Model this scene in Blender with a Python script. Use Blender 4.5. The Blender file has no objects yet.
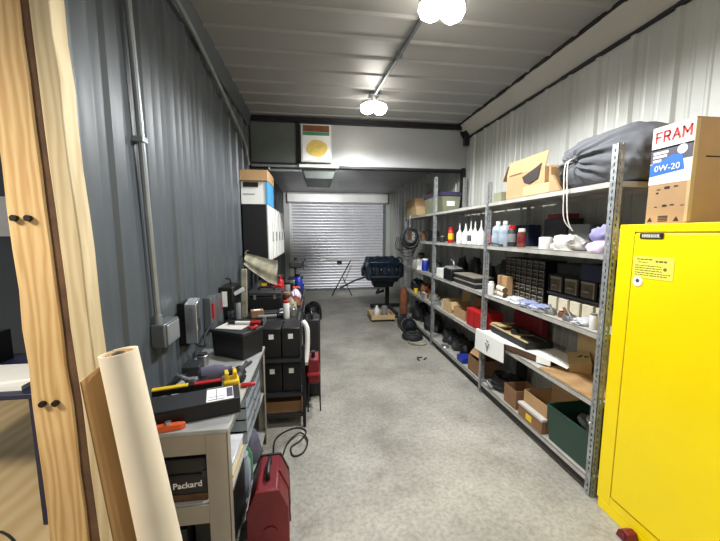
import bpy, bmesh, math, random
from mathutils import Vector, Matrix, noise
PI = math.pi
SC = bpy.context.scene
COL = SC.collection
rnd = random.Random(7)

# ------------------------------------------------------------------ materials
def lin(c):
    c = c / 255.0
    return c / 12.92 if c <= 0.04045 else ((c + 0.055) / 1.055) ** 2.4

def rgb(t, k=1.0):
    return (min(1, lin(t[0]) * k), min(1, lin(t[1]) * k), min(1, lin(t[2]) * k), 1)

def mat(name, col, rough=0.6, metal=0.0, var=0.18, scale=6.0, bump=0.0, detail=4, stretch=None, col2=None, emit=None, alpha=None, trans=None):
    m = bpy.data.materials.new(name)
    m.use_nodes = True
    nt = m.node_tree
    b = nt.nodes['Principled BSDF']
    b.inputs['Roughness'].default_value = rough
    b.inputs['Metallic'].default_value = metal
    tc = nt.nodes.new('ShaderNodeTexCoord')
    src = tc.outputs['Object']
    if stretch:
        mp = nt.nodes.new('ShaderNodeMapping')
        mp.inputs['Scale'].default_value = stretch
        nt.links.new(src, mp.inputs['Vector'])
        src = mp.outputs['Vector']
    n = nt.nodes.new('ShaderNodeTexNoise')
    n.inputs['Scale'].default_value = scale
    n.inputs['Detail'].default_value = detail
    nt.links.new(src, n.inputs['Vector'])
    r = nt.nodes.new('ShaderNodeValToRGB')
    r.color_ramp.elements[0].position = 0.32
    r.color_ramp.elements[1].position = 0.68
    r.color_ramp.elements[0].color = rgb(col2) if col2 else rgb(col, 1 - var)
    r.color_ramp.elements[1].color = rgb(col) if col2 else rgb(col, 1 + var)
    nt.links.new(n.outputs['Fac'], r.inputs['Fac'])
    nt.links.new(r.outputs['Color'], b.inputs['Base Color'])
    if bump:
        bp = nt.nodes.new('ShaderNodeBump')
        bp.inputs['Strength'].default_value = bump
        bp.inputs['Distance'].default_value = 0.01
        nt.links.new(n.outputs['Fac'], bp.inputs['Height'])
        nt.links.new(bp.outputs['Normal'], b.inputs['Normal'])
    if emit:
        b.inputs['Emission Color'].default_value = rgb(col)
        b.inputs['Emission Strength'].default_value = emit
    if trans:
        b.inputs['Transmission Weight'].default_value = trans
    return m

def wood(name, c1, c2, scale=3.0, dist=5.0, rough=0.75, axis='X', stretch=(6, 6, 0.5)):
    m = bpy.data.materials.new(name)
    m.use_nodes = True
    nt = m.node_tree
    b = nt.nodes['Principled BSDF']
    b.inputs['Roughness'].default_value = rough
    tc = nt.nodes.new('ShaderNodeTexCoord')
    mp = nt.nodes.new('ShaderNodeMapping')
    mp.inputs['Scale'].default_value = stretch
    nt.links.new(tc.outputs['Object'], mp.inputs['Vector'])
    w = nt.nodes.new('ShaderNodeTexWave')
    w.bands_direction = axis
    w.inputs['Scale'].default_value = scale
    w.inputs['Distortion'].default_value = dist
    w.inputs['Detail'].default_value = 3
    w.inputs['Detail Scale'].default_value = 1.2
    nt.links.new(mp.outputs['Vector'], w.inputs['Vector'])
    r = nt.nodes.new('ShaderNodeValToRGB')
    r.color_ramp.elements[0].color = rgb(c1)
    r.color_ramp.elements[1].color = rgb(c2)
    nt.links.new(w.outputs['Fac'], r.inputs['Fac'])
    n = nt.nodes.new('ShaderNodeTexNoise')
    n.inputs['Scale'].default_value = 2.2
    nt.links.new(tc.outputs['Object'], n.inputs['Vector'])
    mx = nt.nodes.new('ShaderNodeMixRGB')
    mx.blend_type = 'MULTIPLY'
    mx.inputs['Fac'].default_value = 0.35
    nt.links.new(r.outputs['Color'], mx.inputs['Color1'])
    nt.links.new(n.outputs['Fac'], mx.inputs['Color2'])
    nt.links.new(mx.outputs['Color'], b.inputs['Base Color'])
    return m

def concrete():
    m = bpy.data.materials.new('concrete')
    m.use_nodes = True
    nt = m.node_tree
    b = nt.nodes['Principled BSDF']
    b.inputs['Roughness'].default_value = 0.55
    tc = nt.nodes.new('ShaderNodeTexCoord')
    def nz(s, d):
        n = nt.nodes.new('ShaderNodeTexNoise')
        n.inputs['Scale'].default_value = s
        n.inputs['Detail'].default_value = d
        n.inputs['Roughness'].default_value = 0.65
        nt.links.new(tc.outputs['Object'], n.inputs['Vector'])
        return n
    def ramp(n, p0, c0, p1, c1):
        r = nt.nodes.new('ShaderNodeValToRGB')
        r.color_ramp.elements[0].position = p0
        r.color_ramp.elements[1].position = p1
        r.color_ramp.elements[0].color = c0
        r.color_ramp.elements[1].color = c1
        nt.links.new(n.outputs['Fac'], r.inputs['Fac'])
        return r
    big = ramp(nz(1.3, 6), 0.35, rgb((142, 139, 130)), 0.65, rgb((186, 183, 173)))
    fine = ramp(nz(38, 8), 0.36, (0.62, 0.61, 0.59, 1), 0.58, (1, 1, 1, 1))
    stain = ramp(nz(3.2, 3), 0.24, (0.5, 0.46, 0.40, 1), 0.42, (1, 1, 1, 1))
    x1 = nt.nodes.new('ShaderNodeMixRGB'); x1.blend_type = 'MULTIPLY'; x1.inputs['Fac'].default_value = 0.75
    x2 = nt.nodes.new('ShaderNodeMixRGB'); x2.blend_type = 'MULTIPLY'; x2.inputs['Fac'].default_value = 0.6
    nt.links.new(big.outputs['Color'], x1.inputs['Color1']); nt.links.new(fine.outputs['Color'], x1.inputs['Color2'])
    nt.links.new(x1.outputs['Color'], x2.inputs['Color1']); nt.links.new(stain.outputs['Color'], x2.inputs['Color2'])
    nt.links.new(x2.outputs['Color'], b.inputs['Base Color'])
    return m

M = {}
M['concrete'] = concrete()
M['ply'] = wood('plywood_floor', (222, 190, 138), (234, 208, 160), 0.8, 6, 0.6, 'X', (3, 1, 1))
M['lwall'] = mat('blue_grey_panel', (76, 82, 86), 0.42, 0.0, 0.08, 2.0)
M['rwall'] = mat('white_panel', (166, 167, 160), 0.42, 0.05, 0.10, 1.6, stretch=(1, 1, 0.3))
M['ceil'] = mat('ceiling_panel', (148, 147, 144), 0.5, 0.0, 0.06, 1.2)
M['fascia'] = mat('fascia_metal', (172, 168, 158), 0.5, 0, 0.05, 2)
M['bulk'] = mat('bulkhead_panel', (156, 158, 157), 0.45, 0.1, 0.08, 2)
M['bulkdark'] = mat('bulkhead_dark_panel', (92, 98, 94), 0.45, 0.2, 0.15, 3)
M['black_steel'] = mat('black_steel', (30, 30, 34), 0.5, 0.3, 0.2, 8)
M['white_metal'] = mat('white_metal', (205, 205, 200), 0.4, 0.1, 0.06, 4)
M['door'] = mat('rolling_door_metal', (214, 214, 217), 0.34, 0.3, 0.06, 2.5)
M['galv'] = mat('galvanised_steel', (168, 172, 172), 0.42, 0.55, 0.28, 28)
M['galvshelf'] = mat('shelf_metal', (176, 174, 166), 0.5, 0.15, 0.14, 9)
M['chip'] = wood('chipboard', (176, 138, 92), (198, 160, 112), 2, 8, 0.8, 'Y', (4, 0.8, 4))
M['post'] = wood('pine_post', (206, 164, 104), (232, 198, 142), 1.7, 11, 0.75, 'X', (7, 7, 0.8))
M['post2'] = wood('pale_pine', (206, 184, 142), (226, 208, 168), 1.5, 10, 0.75, 'X', (7, 7, 0.8))
M['bark'] = mat('dark_recess_wood', (92, 66, 44), 0.9, 0, 0.35, 10, 0.6)
M['bolt'] = mat('bolt_black', (28, 24, 22), 0.6, 0.4)
M['roll'] = mat('cream_vinyl', (226, 214, 192), 0.6, 0, 0.06, 5)
M['kraft'] = mat('kraft_backing', (176, 140, 92), 0.8, 0, 0.14, 7, stretch=(1, 1, 0.3))
M['card'] = mat('cardboard', (172, 138, 98), 0.85, 0, 0.07, 5)
M['card_dark'] = mat('cardboard_brown', (132, 98, 66), 0.85, 0, 0.1, 5)
M['card_pale'] = mat('cardboard_pale', (192, 166, 120), 0.85, 0, 0.07, 5)
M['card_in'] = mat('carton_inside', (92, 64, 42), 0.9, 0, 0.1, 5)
M['cream'] = mat('cream_packet', (206, 198, 174), 0.7, 0, 0.08, 9)
M['card_white'] = mat('white_carton', (232, 232, 226), 0.7, 0, 0.03, 5)
M['yellow'] = mat('safety_yellow', (250, 222, 0), 0.32, 0, 0.02, 3)
M['yellow_seam'] = mat('yellow_seam', (150, 128, 0), 0.5, 0, 0.05, 3)
M['sticker'] = mat('sticker_yellow', (250, 240, 92), 0.5, 0, 0.02)
M['print'] = mat('print_grey', (120, 112, 40), 0.6)
M['white'] = mat('white_plastic', (228, 228, 226), 0.45, 0, 0.03)
M['paper'] = mat('paper_white', (236, 236, 232), 0.8, 0, 0.03)
M['red'] = mat('red_plastic', (176, 26, 30), 0.4, 0, 0.1)
M['darkred'] = mat('dark_red_shell', (112, 20, 30), 0.45, 0, 0.15, 5)
M['blue'] = mat('blue_plastic', (26, 50, 150), 0.4, 0, 0.1)
M['ltblue'] = mat('light_blue_card', (74, 152, 204), 0.6, 0, 0.06)
M['print_blue'] = mat('print_blue', (24, 98, 176), 0.55, 0, 0.05)
M['print_dark'] = mat('print_charcoal', (74, 70, 82), 0.6, 0, 0.05)
M['print_red'] = mat('print_red', (204, 44, 36), 0.6, 0, 0.05)
M['ink'] = mat('ink_black', (34, 26, 22), 0.7)
M['black'] = mat('black_plastic', (18, 18, 20), 0.45, 0, 0.25, 6)
M['rubber'] = mat('black_rubber', (32, 32, 33), 0.6, 0, 0.2, 8)
M['charcoal'] = mat('charcoal_shell', (40, 41, 44), 0.5, 0, 0.15, 6)
M['navy'] = mat('navy_case', (28, 34, 62), 0.5, 0, 0.15)
M['grey'] = mat('grey_plastic', (128, 130, 130), 0.5, 0, 0.1)
M['steel'] = mat('dull_steel', (150, 150, 150), 0.35, 0.7, 0.15, 12)
M['chrome'] = mat('bright_steel', (205, 208, 210), 0.2, 0.85, 0.1)
M['bench'] = mat('tan_grey_enamel', (156, 148, 134), 0.45, 0.1, 0.08, 4)
M['benchtop'] = mat('bench_top_grey', (166, 168, 166), 0.5, 0.1, 0.14, 7)
M['sack'] = mat('grey_sack_fabric', (92, 94, 98), 0.85, 0, 0.12, 5, 0.15)
M['cord'] = mat('white_cord', (222, 220, 210), 0.8)
M['rag'] = mat('grey_rag', (190, 188, 180), 0.9, 0, 0.12, 7)
M['rag_purple'] = mat('lilac_cloth', (150, 146, 190), 0.9, 0, 0.12, 9)
M['rag_pink'] = mat('pale_pink_cloth', (214, 196, 222), 0.9, 0, 0.1, 9)
M['rag_dark'] = mat('slate_cloth', (86, 84, 102), 0.9, 0, 0.15, 9)
M['rag_tan'] = mat('khaki_cloth', (172, 166, 140), 0.85, 0, 0.22, 10, col2=(104, 102, 90))
M['green'] = mat('green_bin_plastic', (30, 62, 50), 0.45, 0, 0.1, 5)
M['bottle_green'] = mat('green_bottle', (60, 128, 92), 0.35, 0, 0.1)
M['clear'] = mat('cloudy_plastic', (188, 202, 214), 0.25, 0, 0.08, trans=0.35)
M['smoke'] = mat('smoky_drawer', (58, 54, 46), 0.3, 0, 0.4, 14)
M['smoke2'] = mat('brown_drawer', (96, 84, 64), 0.4, 0, 0.3, 9)
M['slot'] = mat('drawer_rim', (136, 130, 116), 0.45, 0, 0.1)
M['bag'] = mat('plastic_bag', (196, 198, 202), 0.25, 0, 0.2, 14, 0.5)
M['bag_blue'] = mat('bluish_plastic_bag', (150, 158, 190), 0.25, 0, 0.25, 14, 0.5)
M['engine'] = mat('engine_blue_black', (34, 50, 66), 0.4, 0.4, 0.5, 14, 0.3)
M['engine_dark'] = mat('engine_dark', (30, 34, 40), 0.5, 0.4, 0.3, 12)
M['rust'] = mat('rusty_brown', (116, 70, 44), 0.8, 0.2, 0.35, 11)
M['orange'] = mat('orange_plastic', (226, 96, 44), 0.5, 0, 0.08)
M['yellow_plastic'] = mat('tool_yellow', (226, 190, 36), 0.45, 0, 0.06)
M['olive'] = mat('olive_bin', (128, 130, 104), 0.6, 0, 0.12)
M['violet'] = mat('dark_violet_lid', (58, 52, 84), 0.5, 0, 0.12)
M['toolcase_tan'] = mat('tan_insert', (190, 172, 128), 0.6, 0, 0.1)
M['conduit'] = mat('grey_conduit', (150, 155, 158), 0.35, 0.5, 0.1)
M['boxgrey'] = mat('grey_box_metal', (104, 110, 112), 0.4, 0.4, 0.15)
M['lens'] = mat('lamp_lens', (255, 250, 240), 0.4, emit=40)
M['amber'] = mat('yellow_emblem', (214, 186, 96), 0.7, 0, 0.12, 30)

# ------------------------------------------------------------------ mesh builder
class MB:
    def __init__(self):
        self.v = []; self.f = []
    def add(self, vs, fs):
        o = len(self.v)
        self.v += [Vector(p) for p in vs]
        self.f += [tuple(i + o for i in q) for q in fs]
        return self
    def box(self, x0, x1, y0, y1, z0, z1):
        vs = [(x0, y0, z0), (x1, y0, z0), (x1, y1, z0), (x0, y1, z0), (x0, y0, z1), (x1, y0, z1), (x1, y1, z1), (x0, y1, z1)]
        return self.add(vs, [(3, 2, 1, 0), (4, 5, 6, 7), (0, 1, 5, 4), (1, 2, 6, 5), (2, 3, 7, 6), (3, 0, 4, 7)])
    def obox(self, c, s, rot=(0, 0, 0), taper=1.0):
        from mathutils import Euler
        R = Euler(rot).to_matrix()
        h = Vector(s) / 2
        vs = []
        for z in (-1, 1):
            k = taper if z < 0 else 1
            for x, y in ((-1, -1), (1, -1), (1, 1), (-1, 1)):
                vs.append(Vector(c) + R @ Vector((x * h.x * k, y * h.y * k, z * h.z)))
        return self.add(vs, [(3, 2, 1, 0), (4, 5, 6, 7), (0, 1, 5, 4), (1, 2, 6, 5), (2, 3, 7, 6), (3, 0, 4, 7)])
    def cyl(self, p0, p1, r0, r1=None, seg=16, caps=True):
        r1 = r0 if r1 is None else r1
        p0, p1 = Vector(p0), Vector(p1)
        d = (p1 - p0).normalized()
        a = d.orthogonal().normalized(); b = d.cross(a)
        vs = []
        for p, r in ((p0, r0), (p1, r1)):
            for i in range(seg):
                t = 2 * PI * i / seg
                vs.append(p + a * math.cos(t) * r + b * math.sin(t) * r)
        fs = [(i, (i + 1) % seg, seg + (i + 1) % seg, seg + i) for i in range(seg)]
        if caps:
            fs += [tuple(range(seg))[::-1], tuple(range(seg, 2 * seg))]
        return self.add(vs, fs)
    def lathe(self, prof, c=(0, 0, 0), axis=(0, 0, 1), seg=20):
        d = Vector(axis).normalized(); a = d.orthogonal().normalized(); b = d.cross(a); c = Vector(c)
        vs = []
        for r, z in prof:
            for i in range(seg):
                t = 2 * PI * i / seg
                vs.append(c + d * z + (a * math.cos(t) + b * math.sin(t)) * max(r, 1e-4))
        fs = []
        for k in range(len(prof) - 1):
            for i in range(seg):
                j = (i + 1) % seg
                fs.append((k * seg + i, k * seg + j, (k + 1) * seg + j, (k + 1) * seg + i))
        fs += [tuple(range(seg))[::-1], tuple(range((len(prof) - 1) * seg, len(prof) * seg))]
        return self.add(vs, fs)
    def tube(self, pts, r, seg=8, sub=6, closed=False):
        P = [Vector(p) for p in pts]
        if sub > 1 and len(P) > 2:
            Q = []
            n = len(P)
            for i in range(n - 1):
                a = P[max(i - 1, 0)]; b = P[i]; c = P[i + 1]; d = P[min(i + 2, n - 1)]
                for k in range(sub):
                    t = k / sub
                    Q.append(0.5 * ((2 * b) + (c - a) * t + (2 * a - 5 * b + 4 * c - d) * t * t + (3 * b - a - 3 * c + d) * t ** 3))
            Q.append(P[-1]); P = Q
        vs = []; nrm = None
        for i, p in enumerate(P):
            t = (P[min(i + 1, len(P) - 1)] - P[max(i - 1, 0)]).normalized()
            if nrm is None:
                nrm = t.orthogonal().normalized()
            nrm = (nrm - t * nrm.dot(t)).normalized()
            b = t.cross(nrm)
            for k in range(seg):
                a = 2 * PI * k / seg
                vs.append(p + (nrm * math.cos(a) + b * math.sin(a)) * r)
        fs = []
        for i in range(len(P) - 1):
            for k in range(seg):
                j = (k + 1) % seg
                fs.append((i * seg + k, i * seg + j, (i + 1) * seg + j, (i + 1) * seg + k))
        fs += [tuple(range(seg))[::-1], tuple(range((len(P) - 1) * seg, len(P) * seg))]
        return self.add(vs, fs)
    def prism(self, poly, axis, a0, a1):
        # poly: (p, q) in the two other axes, in x-y-z order
        n = len(poly); vs = []
        for a in (a0, a1):
            for p, q in poly:
                vs.append({'x': (a, p, q), 'y': (p, a, q), 'z': (p, q, a)}[axis])
        fs = [(i, (i + 1) % n, n + (i + 1) % n, n + i) for i in range(n)]
        fs += [tuple(range(n))[::-1], tuple(range(n, 2 * n))]
        return self.add(vs, fs)
    def openbox(self, x0, x1, y0, y1, z0, z1, t=0.006):
        self.box(x0, x1, y0, y1, z0, z0 + t)
        self.box(x0, x0 + t, y0, y1, z0 + t, z1); self.box(x1 - t, x1, y0, y1, z0 + t, z1)
        self.box(x0 + t, x1 - t, y0, y0 + t, z0 + t, z1); self.box(x0 + t, x1 - t, y1 - t, y1, z0 + t, z1)
        return self
    def blob(self, c, s, seed=0, amp=0.25, freq=2.2, flat=True, sub=3):
        bm = bmesh.new()
        bmesh.ops.create_icosphere(bm, subdivisions=sub, radius=1)
        vs = []
        for v in bm.verts:
            p = v.co.copy()
            k = 1 + amp * noise.noise(p * freq + Vector((seed * 3.1, seed, -seed))) + amp * 0.5 * noise.noise(p * freq * 2.7 + Vector((seed, -seed, seed)))
            p *= k
            if flat and p.z < -0.5:
                p.z = -0.5
            q = Vector((p.x * s[0] / 2, p.y * s[1] / 2, (p.z + 0.5) / 1.5 * s[2] if flat else p.z * s[2] / 2))
            vs.append(Vector(c) + q)
        bm.verts.index_update()
        fs = [tuple(v.index for v in f.verts) for f in bm.faces]
        bm.free()
        return self.add(vs, fs)
    def xform(self, mtx):
        self.v = [mtx @ p for p in self.v]
        return self

def wpos(o):
    p = Vector((0, 0, 0))
    while o:
        p += o.location; o = o.parent
    return p

def link(name, mb, m, parent=None, loc=None, bevel=0, smooth=True, ang=35):
    me = bpy.data.meshes.new(name)
    off = wpos(parent) if parent else Vector((0, 0, 0))
    if loc is not None and not parent:
        off = Vector(loc)
    me.from_pydata([p - off for p in mb.v], [], mb.f)
    bm = bmesh.new(); bm.from_mesh(me)
    bmesh.ops.recalc_face_normals(bm, faces=bm.faces)
    bm.to_mesh(me); bm.free()
    if isinstance(m, str):
        m = M[m]
    me.materials.append(m)
    o = bpy.data.objects.new(name, me)
    COL.objects.link(o)
    if parent:
        o.parent = parent
    elif loc is not None:
        o.location = loc
    if smooth:
        for p in me.polygons:
            p.use_smooth = True
        me.set_sharp_from_angle(angle=math.radians(ang))
    if bevel:
        b = o.modifiers.new('bevel', 'BEVEL')
        b.width = bevel; b.segments = 2; b.limit_method = 'ANGLE'; b.angle_limit = math.radians(40)
    return o

def thing(name, label, cat, loc=(0, 0, 0), group=None):
    o = bpy.data.objects.new(name, None)
    o.empty_display_size = 0.1
    COL.objects.link(o)
    o.location = loc
    o['label'] = label; o['category'] = cat
    if group: o['group'] = group
    return o

def solo(name, mb, m, label, cat, group=None, bevel=0, **k):
    xs = [p.x for p in mb.v]; ys = [p.y for p in mb.v]; zs = [p.z for p in mb.v]
    o = link(name, mb, m, None, ((min(xs) + max(xs)) / 2, (min(ys) + max(ys)) / 2, min(zs)), bevel, **k)
    o['label'] = label; o['category'] = cat
    if group: o['group'] = group
    return o

def struct(name, mb, m, parent=None, **k):
    o = link(name, mb, m, parent, **k)
    if not parent: o['kind'] = 'structure'
    return o

def dup(root, loc, rotz=0, label=None, scale=1):
    r = root.copy(); COL.objects.link(r)
    r.location = loc; r.rotation_euler = (0, 0, rotz)
    if scale != 1: r.scale = (scale,) * 3
    if label: r['label'] = label
    for ch in list(root.children):
        c = ch.copy(); COL.objects.link(c); c.parent = r
        for g in list(ch.children):
            d = g.copy(); COL.objects.link(d); d.parent = c
    return r

def text(name, s, size, m, parent, origin, ux, uy, bold=0.0, align='CENTER', depth=0.0006):
    cu = bpy.data.curves.new(name, 'FONT')
    cu.body = s; cu.size = size; cu.align_x = align; cu.align_y = 'CENTER'; cu.extrude = depth; cu.offset = bold
    cu.resolution_u = 3
    t = bpy.data.objects.new(name + '_tmp', cu)
    COL.objects.link(t)
    dg = bpy.context.evaluated_depsgraph_get()
    dg.update()
    me = bpy.data.meshes.new_from_object(t.evaluated_get(dg))
    bpy.data.objects.remove(t); bpy.data.curves.remove(cu)
    ux = Vector(ux).normalized(); uy = Vector(uy).normalized(); uz = ux.cross(uy)
    off = wpos(parent)
    for v in me.vertices:
        c = v.co
        v.co = Vector(origin) - off + ux * c.x + uy * c.y + uz * c.z
    me.materials.clear()
    me.materials.append(M[m])
    o = bpy.data.objects.new(name, me); COL.objects.link(o); o.parent = parent
    return o

# ------------------------------------------------------------------ setting
XL, XR, YD, YB, ZC = -0.877, 2.2, 9.5, 4.65, 3.2
struct('floor', MB().box(-0.95, 2.4, -1.5, 9.7, -0.1, 0), 'concrete', smooth=False)
struct('floor_left', MB().box(-4.2, -0.95, -1.5, 6.0, -0.1, 0.0), 'ply', smooth=False)

def ribbed(axis_vals, base, out, major, minor=0.006):
    """profile (along, offset) of a ribbed panel: tall ribs at axis_vals and two low ribs between"""
    prof = []
    for i, a in enumerate(axis_vals):
        nxt = axis_vals[i + 1] if i + 1 < len(axis_vals) else a + 0.3
        w = nxt - a
        prof += [(a - 0.03, base), (a - 0.014, base + out * major), (a + 0.014, base + out * major), (a + 0.03, base)]
        for k in (1 / 3, 2 / 3):
            c = a + w * k
            prof += [(c - 0.016, base), (c - 0.007, base + out * minor), (c + 0.007, base + out * minor), (c + 0.016, base)]
    return prof

ys = [1.31 + 0.3 * i for i in range(28)]
pr_ = [(1.27, XL)] + [(y, x) for y, x in ribbed(ys, XL, 1, 0.016, 0.0025) if 1.27 < y < 9.6] + [(9.6, XL)]
w = MB(); n = len(pr_)
w.add([(x, y, z) for z in (0, 3.22) for y, x in pr_], [(i, i + 1, n + i + 1, n + i) for i in range(n - 1)])
w.box(XL - 0.06, XL - 0.012, 1.27, 9.6, 0, 3.22)
struct('wall_left', w, 'lwall', ang=20)
ys = [-1.29 + 0.2845 * i for i in range(39)]
pr_ = [(-1.5, XR)] + [(y, x) for y, x in ribbed(ys, XR, -1, 0.02, 0.004) if -1.5 < y < 9.6] + [(9.6, XR)]
w = MB(); n = len(pr_)
w.add([(x, y, z) for z in (0, 3.2) for y, x in pr_], [(i + 1, i, n + i, n + i + 1) for i in range(n - 1)])
w.box(XR + 0.012, XR + 0.1, -1.5, 9.6, 0, 3.3)
struct('wall_right', w, 'rwall', ang=20)

# ceiling: ribs run across the room
ribs = [-1.3 + 0.29 * i for i in range(21)]
pr_ = [(-1.5, ZC)]
for y in ribs:
    if y < 4.6:
        pr_ += [(y - 0.035, ZC), (y - 0.012, ZC - 0.012), (y + 0.012, ZC - 0.012), (y + 0.035, ZC)]
pr_ += [(4.75, ZC)]
w = MB(); n = len(pr_)
w.add([(x, y, z) for x in (-0.95, 2.3) for y, z in pr_], [(i, i + 1, n + i + 1, n + i) for i in range(n - 1)])
w.box(-0.95, 2.3, -1.5, 4.75, ZC + 0.012, ZC + 0.08)
struct('ceiling', w, 'ceil', ang=20)
struct('ceiling_back', MB().box(-0.95, 2.3, YB + 0.12, 9.6, 2.8, 2.86), 'bulk')
# sloped fascia along the right wall with dark gaps at both edges
struct('trim_1', MB().prism([(2.055, 3.2), (2.2, 3.195), (2.2, 3.02)], 'y', -1.5, YB), 'fascia', smooth=False)
def ragged(p0, p1, r0, seed):
    mb = MB(); rr = random.Random(seed); y = p0[1]
    while y < p1[1]:
        l = rr.uniform(0.1, 0.3)
        x = p0[0]; z = p0[2]
        mb.obox((x, min(y + l / 2, p1[1] - .01), z), (r0 * rr.uniform(.7, 1.5), l, r0 * rr.uniform(.7, 1.3)))
        y += l * 0.97
    return mb
struct('trim_2', ragged((2.05, -1.3, 3.192), (2.05, YB, 3.192), 0.022, 1), 'black_steel')
struct('trim_3', ragged((2.183, -1.3, 3.015), (2.183, YB, 3.015), 0.02, 2), 'black_steel')
struct('trim_4', MB().prism([(-0.877, 3.2), (-0.877, 3.06), (-0.845, 3.06), (-0.80, 3.2)], 'y', 1.3, YB), 'lwall', smooth=False)

# bulkhead across the room at the end of the high ceiling
bw = struct('wall_bulkhead', MB().box(-0.87, 2.19, YB, YB + 0.12, 2.585, 3.2), 'bulk')
struct('trim_5', MB().box(-0.86, 2.18, YB - 0.05, YB, 3.13, 3.195).box(-0.86, 2.18, YB - 0.07, YB - 0.05, 3.15, 3.175), 'black_steel')
t = MB().box(-0.85, -0.83, YB - .012, YB, 2.60, 3.13).box(-0.24, -0.19, YB - .02, YB, 2.60, 3.13).box(-0.83, -0.24, YB - .012, YB, 2.585, 2.61)
struct('trim_6', t, 'black_steel')
struct('wall_bulkhead_panel', MB().box(-0.83, -0.24, YB - 0.008, YB, 2.61, 3.13), 'bulkdark')
struct('trim_7', MB().box(-0.86, 2.19, YB - 0.015, YB + 0.12, 2.555, 2.585), 'black_steel')
# dark corner columns and bracket
struct('trim_8', MB().box(2.13, 2.185, YB - 0.03, YB + 0.03, 1.95, 2.60).box(2.12, 2.18, YB - 0.12, YB - 0.06, 2.9, 3.1).prism([(2.06, 3.1), (2.18, 3.1), (2.18, 2.9)], 'y', YB - 0.06, YB - 0.05), 'black_steel')

# back wall round the rolling door
struct('wall_back', MB().box(-0.9, -0.72, YD, YD + 0.1, 0, 2.8).box(2.05, 2.3, YD, YD + 0.1, 0, 2.8).box(-0.72, 2.05, YD, YD + 0.1, 2.55, 2.8), 'rwall')
struct('wall_outer', MB().box(-0.9, 2.3, YD + 0.3, YD + 0.35, 0, 2.9), 'bulkdark')
d = bpy.data.objects.new('door_1', None); COL.objects.link(d); d.location = (0.66, YD, 0); d['kind'] = 'structure'
prof = []
nsl = 30; h = 2.5 / nsl
for i in range(nsl):
    z = 0.02 + i * h
    for k in range(5):
        tt = k / 5
        prof.append((YD + 0.02 - 0.016 * math.sin(PI * tt), z + tt * h * 0.86))
    prof.append((YD + 0.02, z + h * 0.88)); prof.append((YD + 0.03, z + h * 0.94))
n = len(prof)
w = MB().add([(x, y, z) for x in (-0.66, 2.0) for y, z in prof], [(i + 1, i, n + i, n + i + 1) for i in range(n - 1)])
link('curtain', w, 'door', d, ang=25)
link('guide_rail', MB().box(-0.72, -0.64, YD - 0.05, YD + 0.05, 0, 2.52), 'white_metal', d)
link('guide_rail', MB().box(1.98, 2.05, YD - 0.05, YD + 0.05, 0, 2.52), 'boxgrey', d)
link('housing', MB().prism([(YD - 0.02, 2.50), (YD - 0.28, 2.53), (YD - 0.28, 2.74), (YD - 0.22, 2.79), (YD - 0.02, 2.79)], 'x', -0.74, 2.06), 'white_metal', d)
link('bottom_bar', MB().box(-0.64, 1.98, YD - 0.012, YD + 0.02, 0.0, 0.07), 'boxgrey', d)
lk = link('latch', MB().box(0.62, 0.76, YD - 0.035, YD, 0.77, 0.86), 'black_steel', d)
link('slide_bolt', MB().box(0.30, 1.30, YD - 0.03, YD - 0.008, 0.88, 0.93), 'white_metal', d)

# ------------------------------------------------------------------ post
p = thing('wooden_post', 'tall pine post of two bolted boards with a dark gap between', 'post', (-0.865, 1.26, 0))
def board(xa, xb, y0, y1, seed):
    """xa, xb: (left x, right x) at the floor and at 3.2 m"""
    mb = MB(); N = 24; rr = random.Random(seed); vs = []
    for i in range(N + 1):
        k = i / N; z = 3.2 * k
        l = xa[0] + (xb[0] - xa[0]) * k + rr.uniform(-.003, .003); r = xa[1] + (xb[1] - xa[1]) * k + rr.uniform(-.003, .003)
        vs += [(l, y0, z), (r, y0, z), (r, y1, z), (l, y1, z)]
    fs = [(4 * i + j, 4 * i + (j + 1) % 4, 4 * i + 4 + (j + 1) % 4, 4 * i + 4 + j) for i in range(N) for j in range(4)]
    fs += [(3, 2, 1, 0), (4 * N, 4 * N + 1, 4 * N + 2, 4 * N + 3)]
    return mb.add(vs, fs)
link('board', board((-.962, -.826), (-.988, -.898), 1.2, 1.28, 1), 'post', p, bevel=0.004)
link('board', board((-.790, -.727), (-.879, -.822), 1.2, 1.27, 2), 'post2', p, bevel=0.004)
link('spacer', board((-.85, -.77), (-.91, -.86), 1.207, 1.26, 3), 'bark', p)
for z in (1.70, 1.07):
    for x in ((-0.955, -0.915) if z > 1.5 else (-0.935, -0.895)):
        link('bolt', MB().cyl((x, 1.201, z), (x, 1.188, z), 0.011, seg=6), 'bolt', p)

# ------------------------------------------------------------------ leaning roll of cream sheeting
a = Vector((-0.372, 0.925, 0.0)); b = Vector((-0.557, 0.97, 1.319))
rl = thing('sheet_roll', 'cream roll of sheeting with brown backing leaning on the pine post', 'roll', a)
ax = (b - a).normalized(); e1 = ax.orthogonal().normalized()
e1 = (Vector((1, 0, 0)) - ax * ax.x).normalized(); e2 = ax.cross(e1)
def spiral(r0, r1, turns, t0, th, L0, L1, N=90):
    mb = MB(); vs = []
    for i in range(N + 1):
        s = i / N; r = r0 + (r1 - r0) * s; ang = t0 + turns * 2 * PI * s
        dv = e1 * math.cos(ang) + e2 * math.sin(ang)
        for q in (r, r - th):
            for L in (L0, L1):
                vs.append(a + ax * L + dv * q * (1.30 - .30 * L / 1.33))
    fs = []
    for i in range(N):
        k = 4 * i
        fs += [(k, k + 1, k + 5, k + 4), (k + 3, k + 2, k + 6, k + 7), (k + 1, k + 3, k + 7, k + 5), (k + 2, k, k + 4, k + 6)]
    fs += [(0, 2, 3, 1), (4 * N, 4 * N + 1, 4 * N + 3, 4 * N + 2)]
    return mb.add(vs, fs)
L = (b - a).length
link('outer_sheet', spiral(0.040, 0.051, 1.3, 0.4, 0.003, 0.02, L), 'roll', rl)
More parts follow.
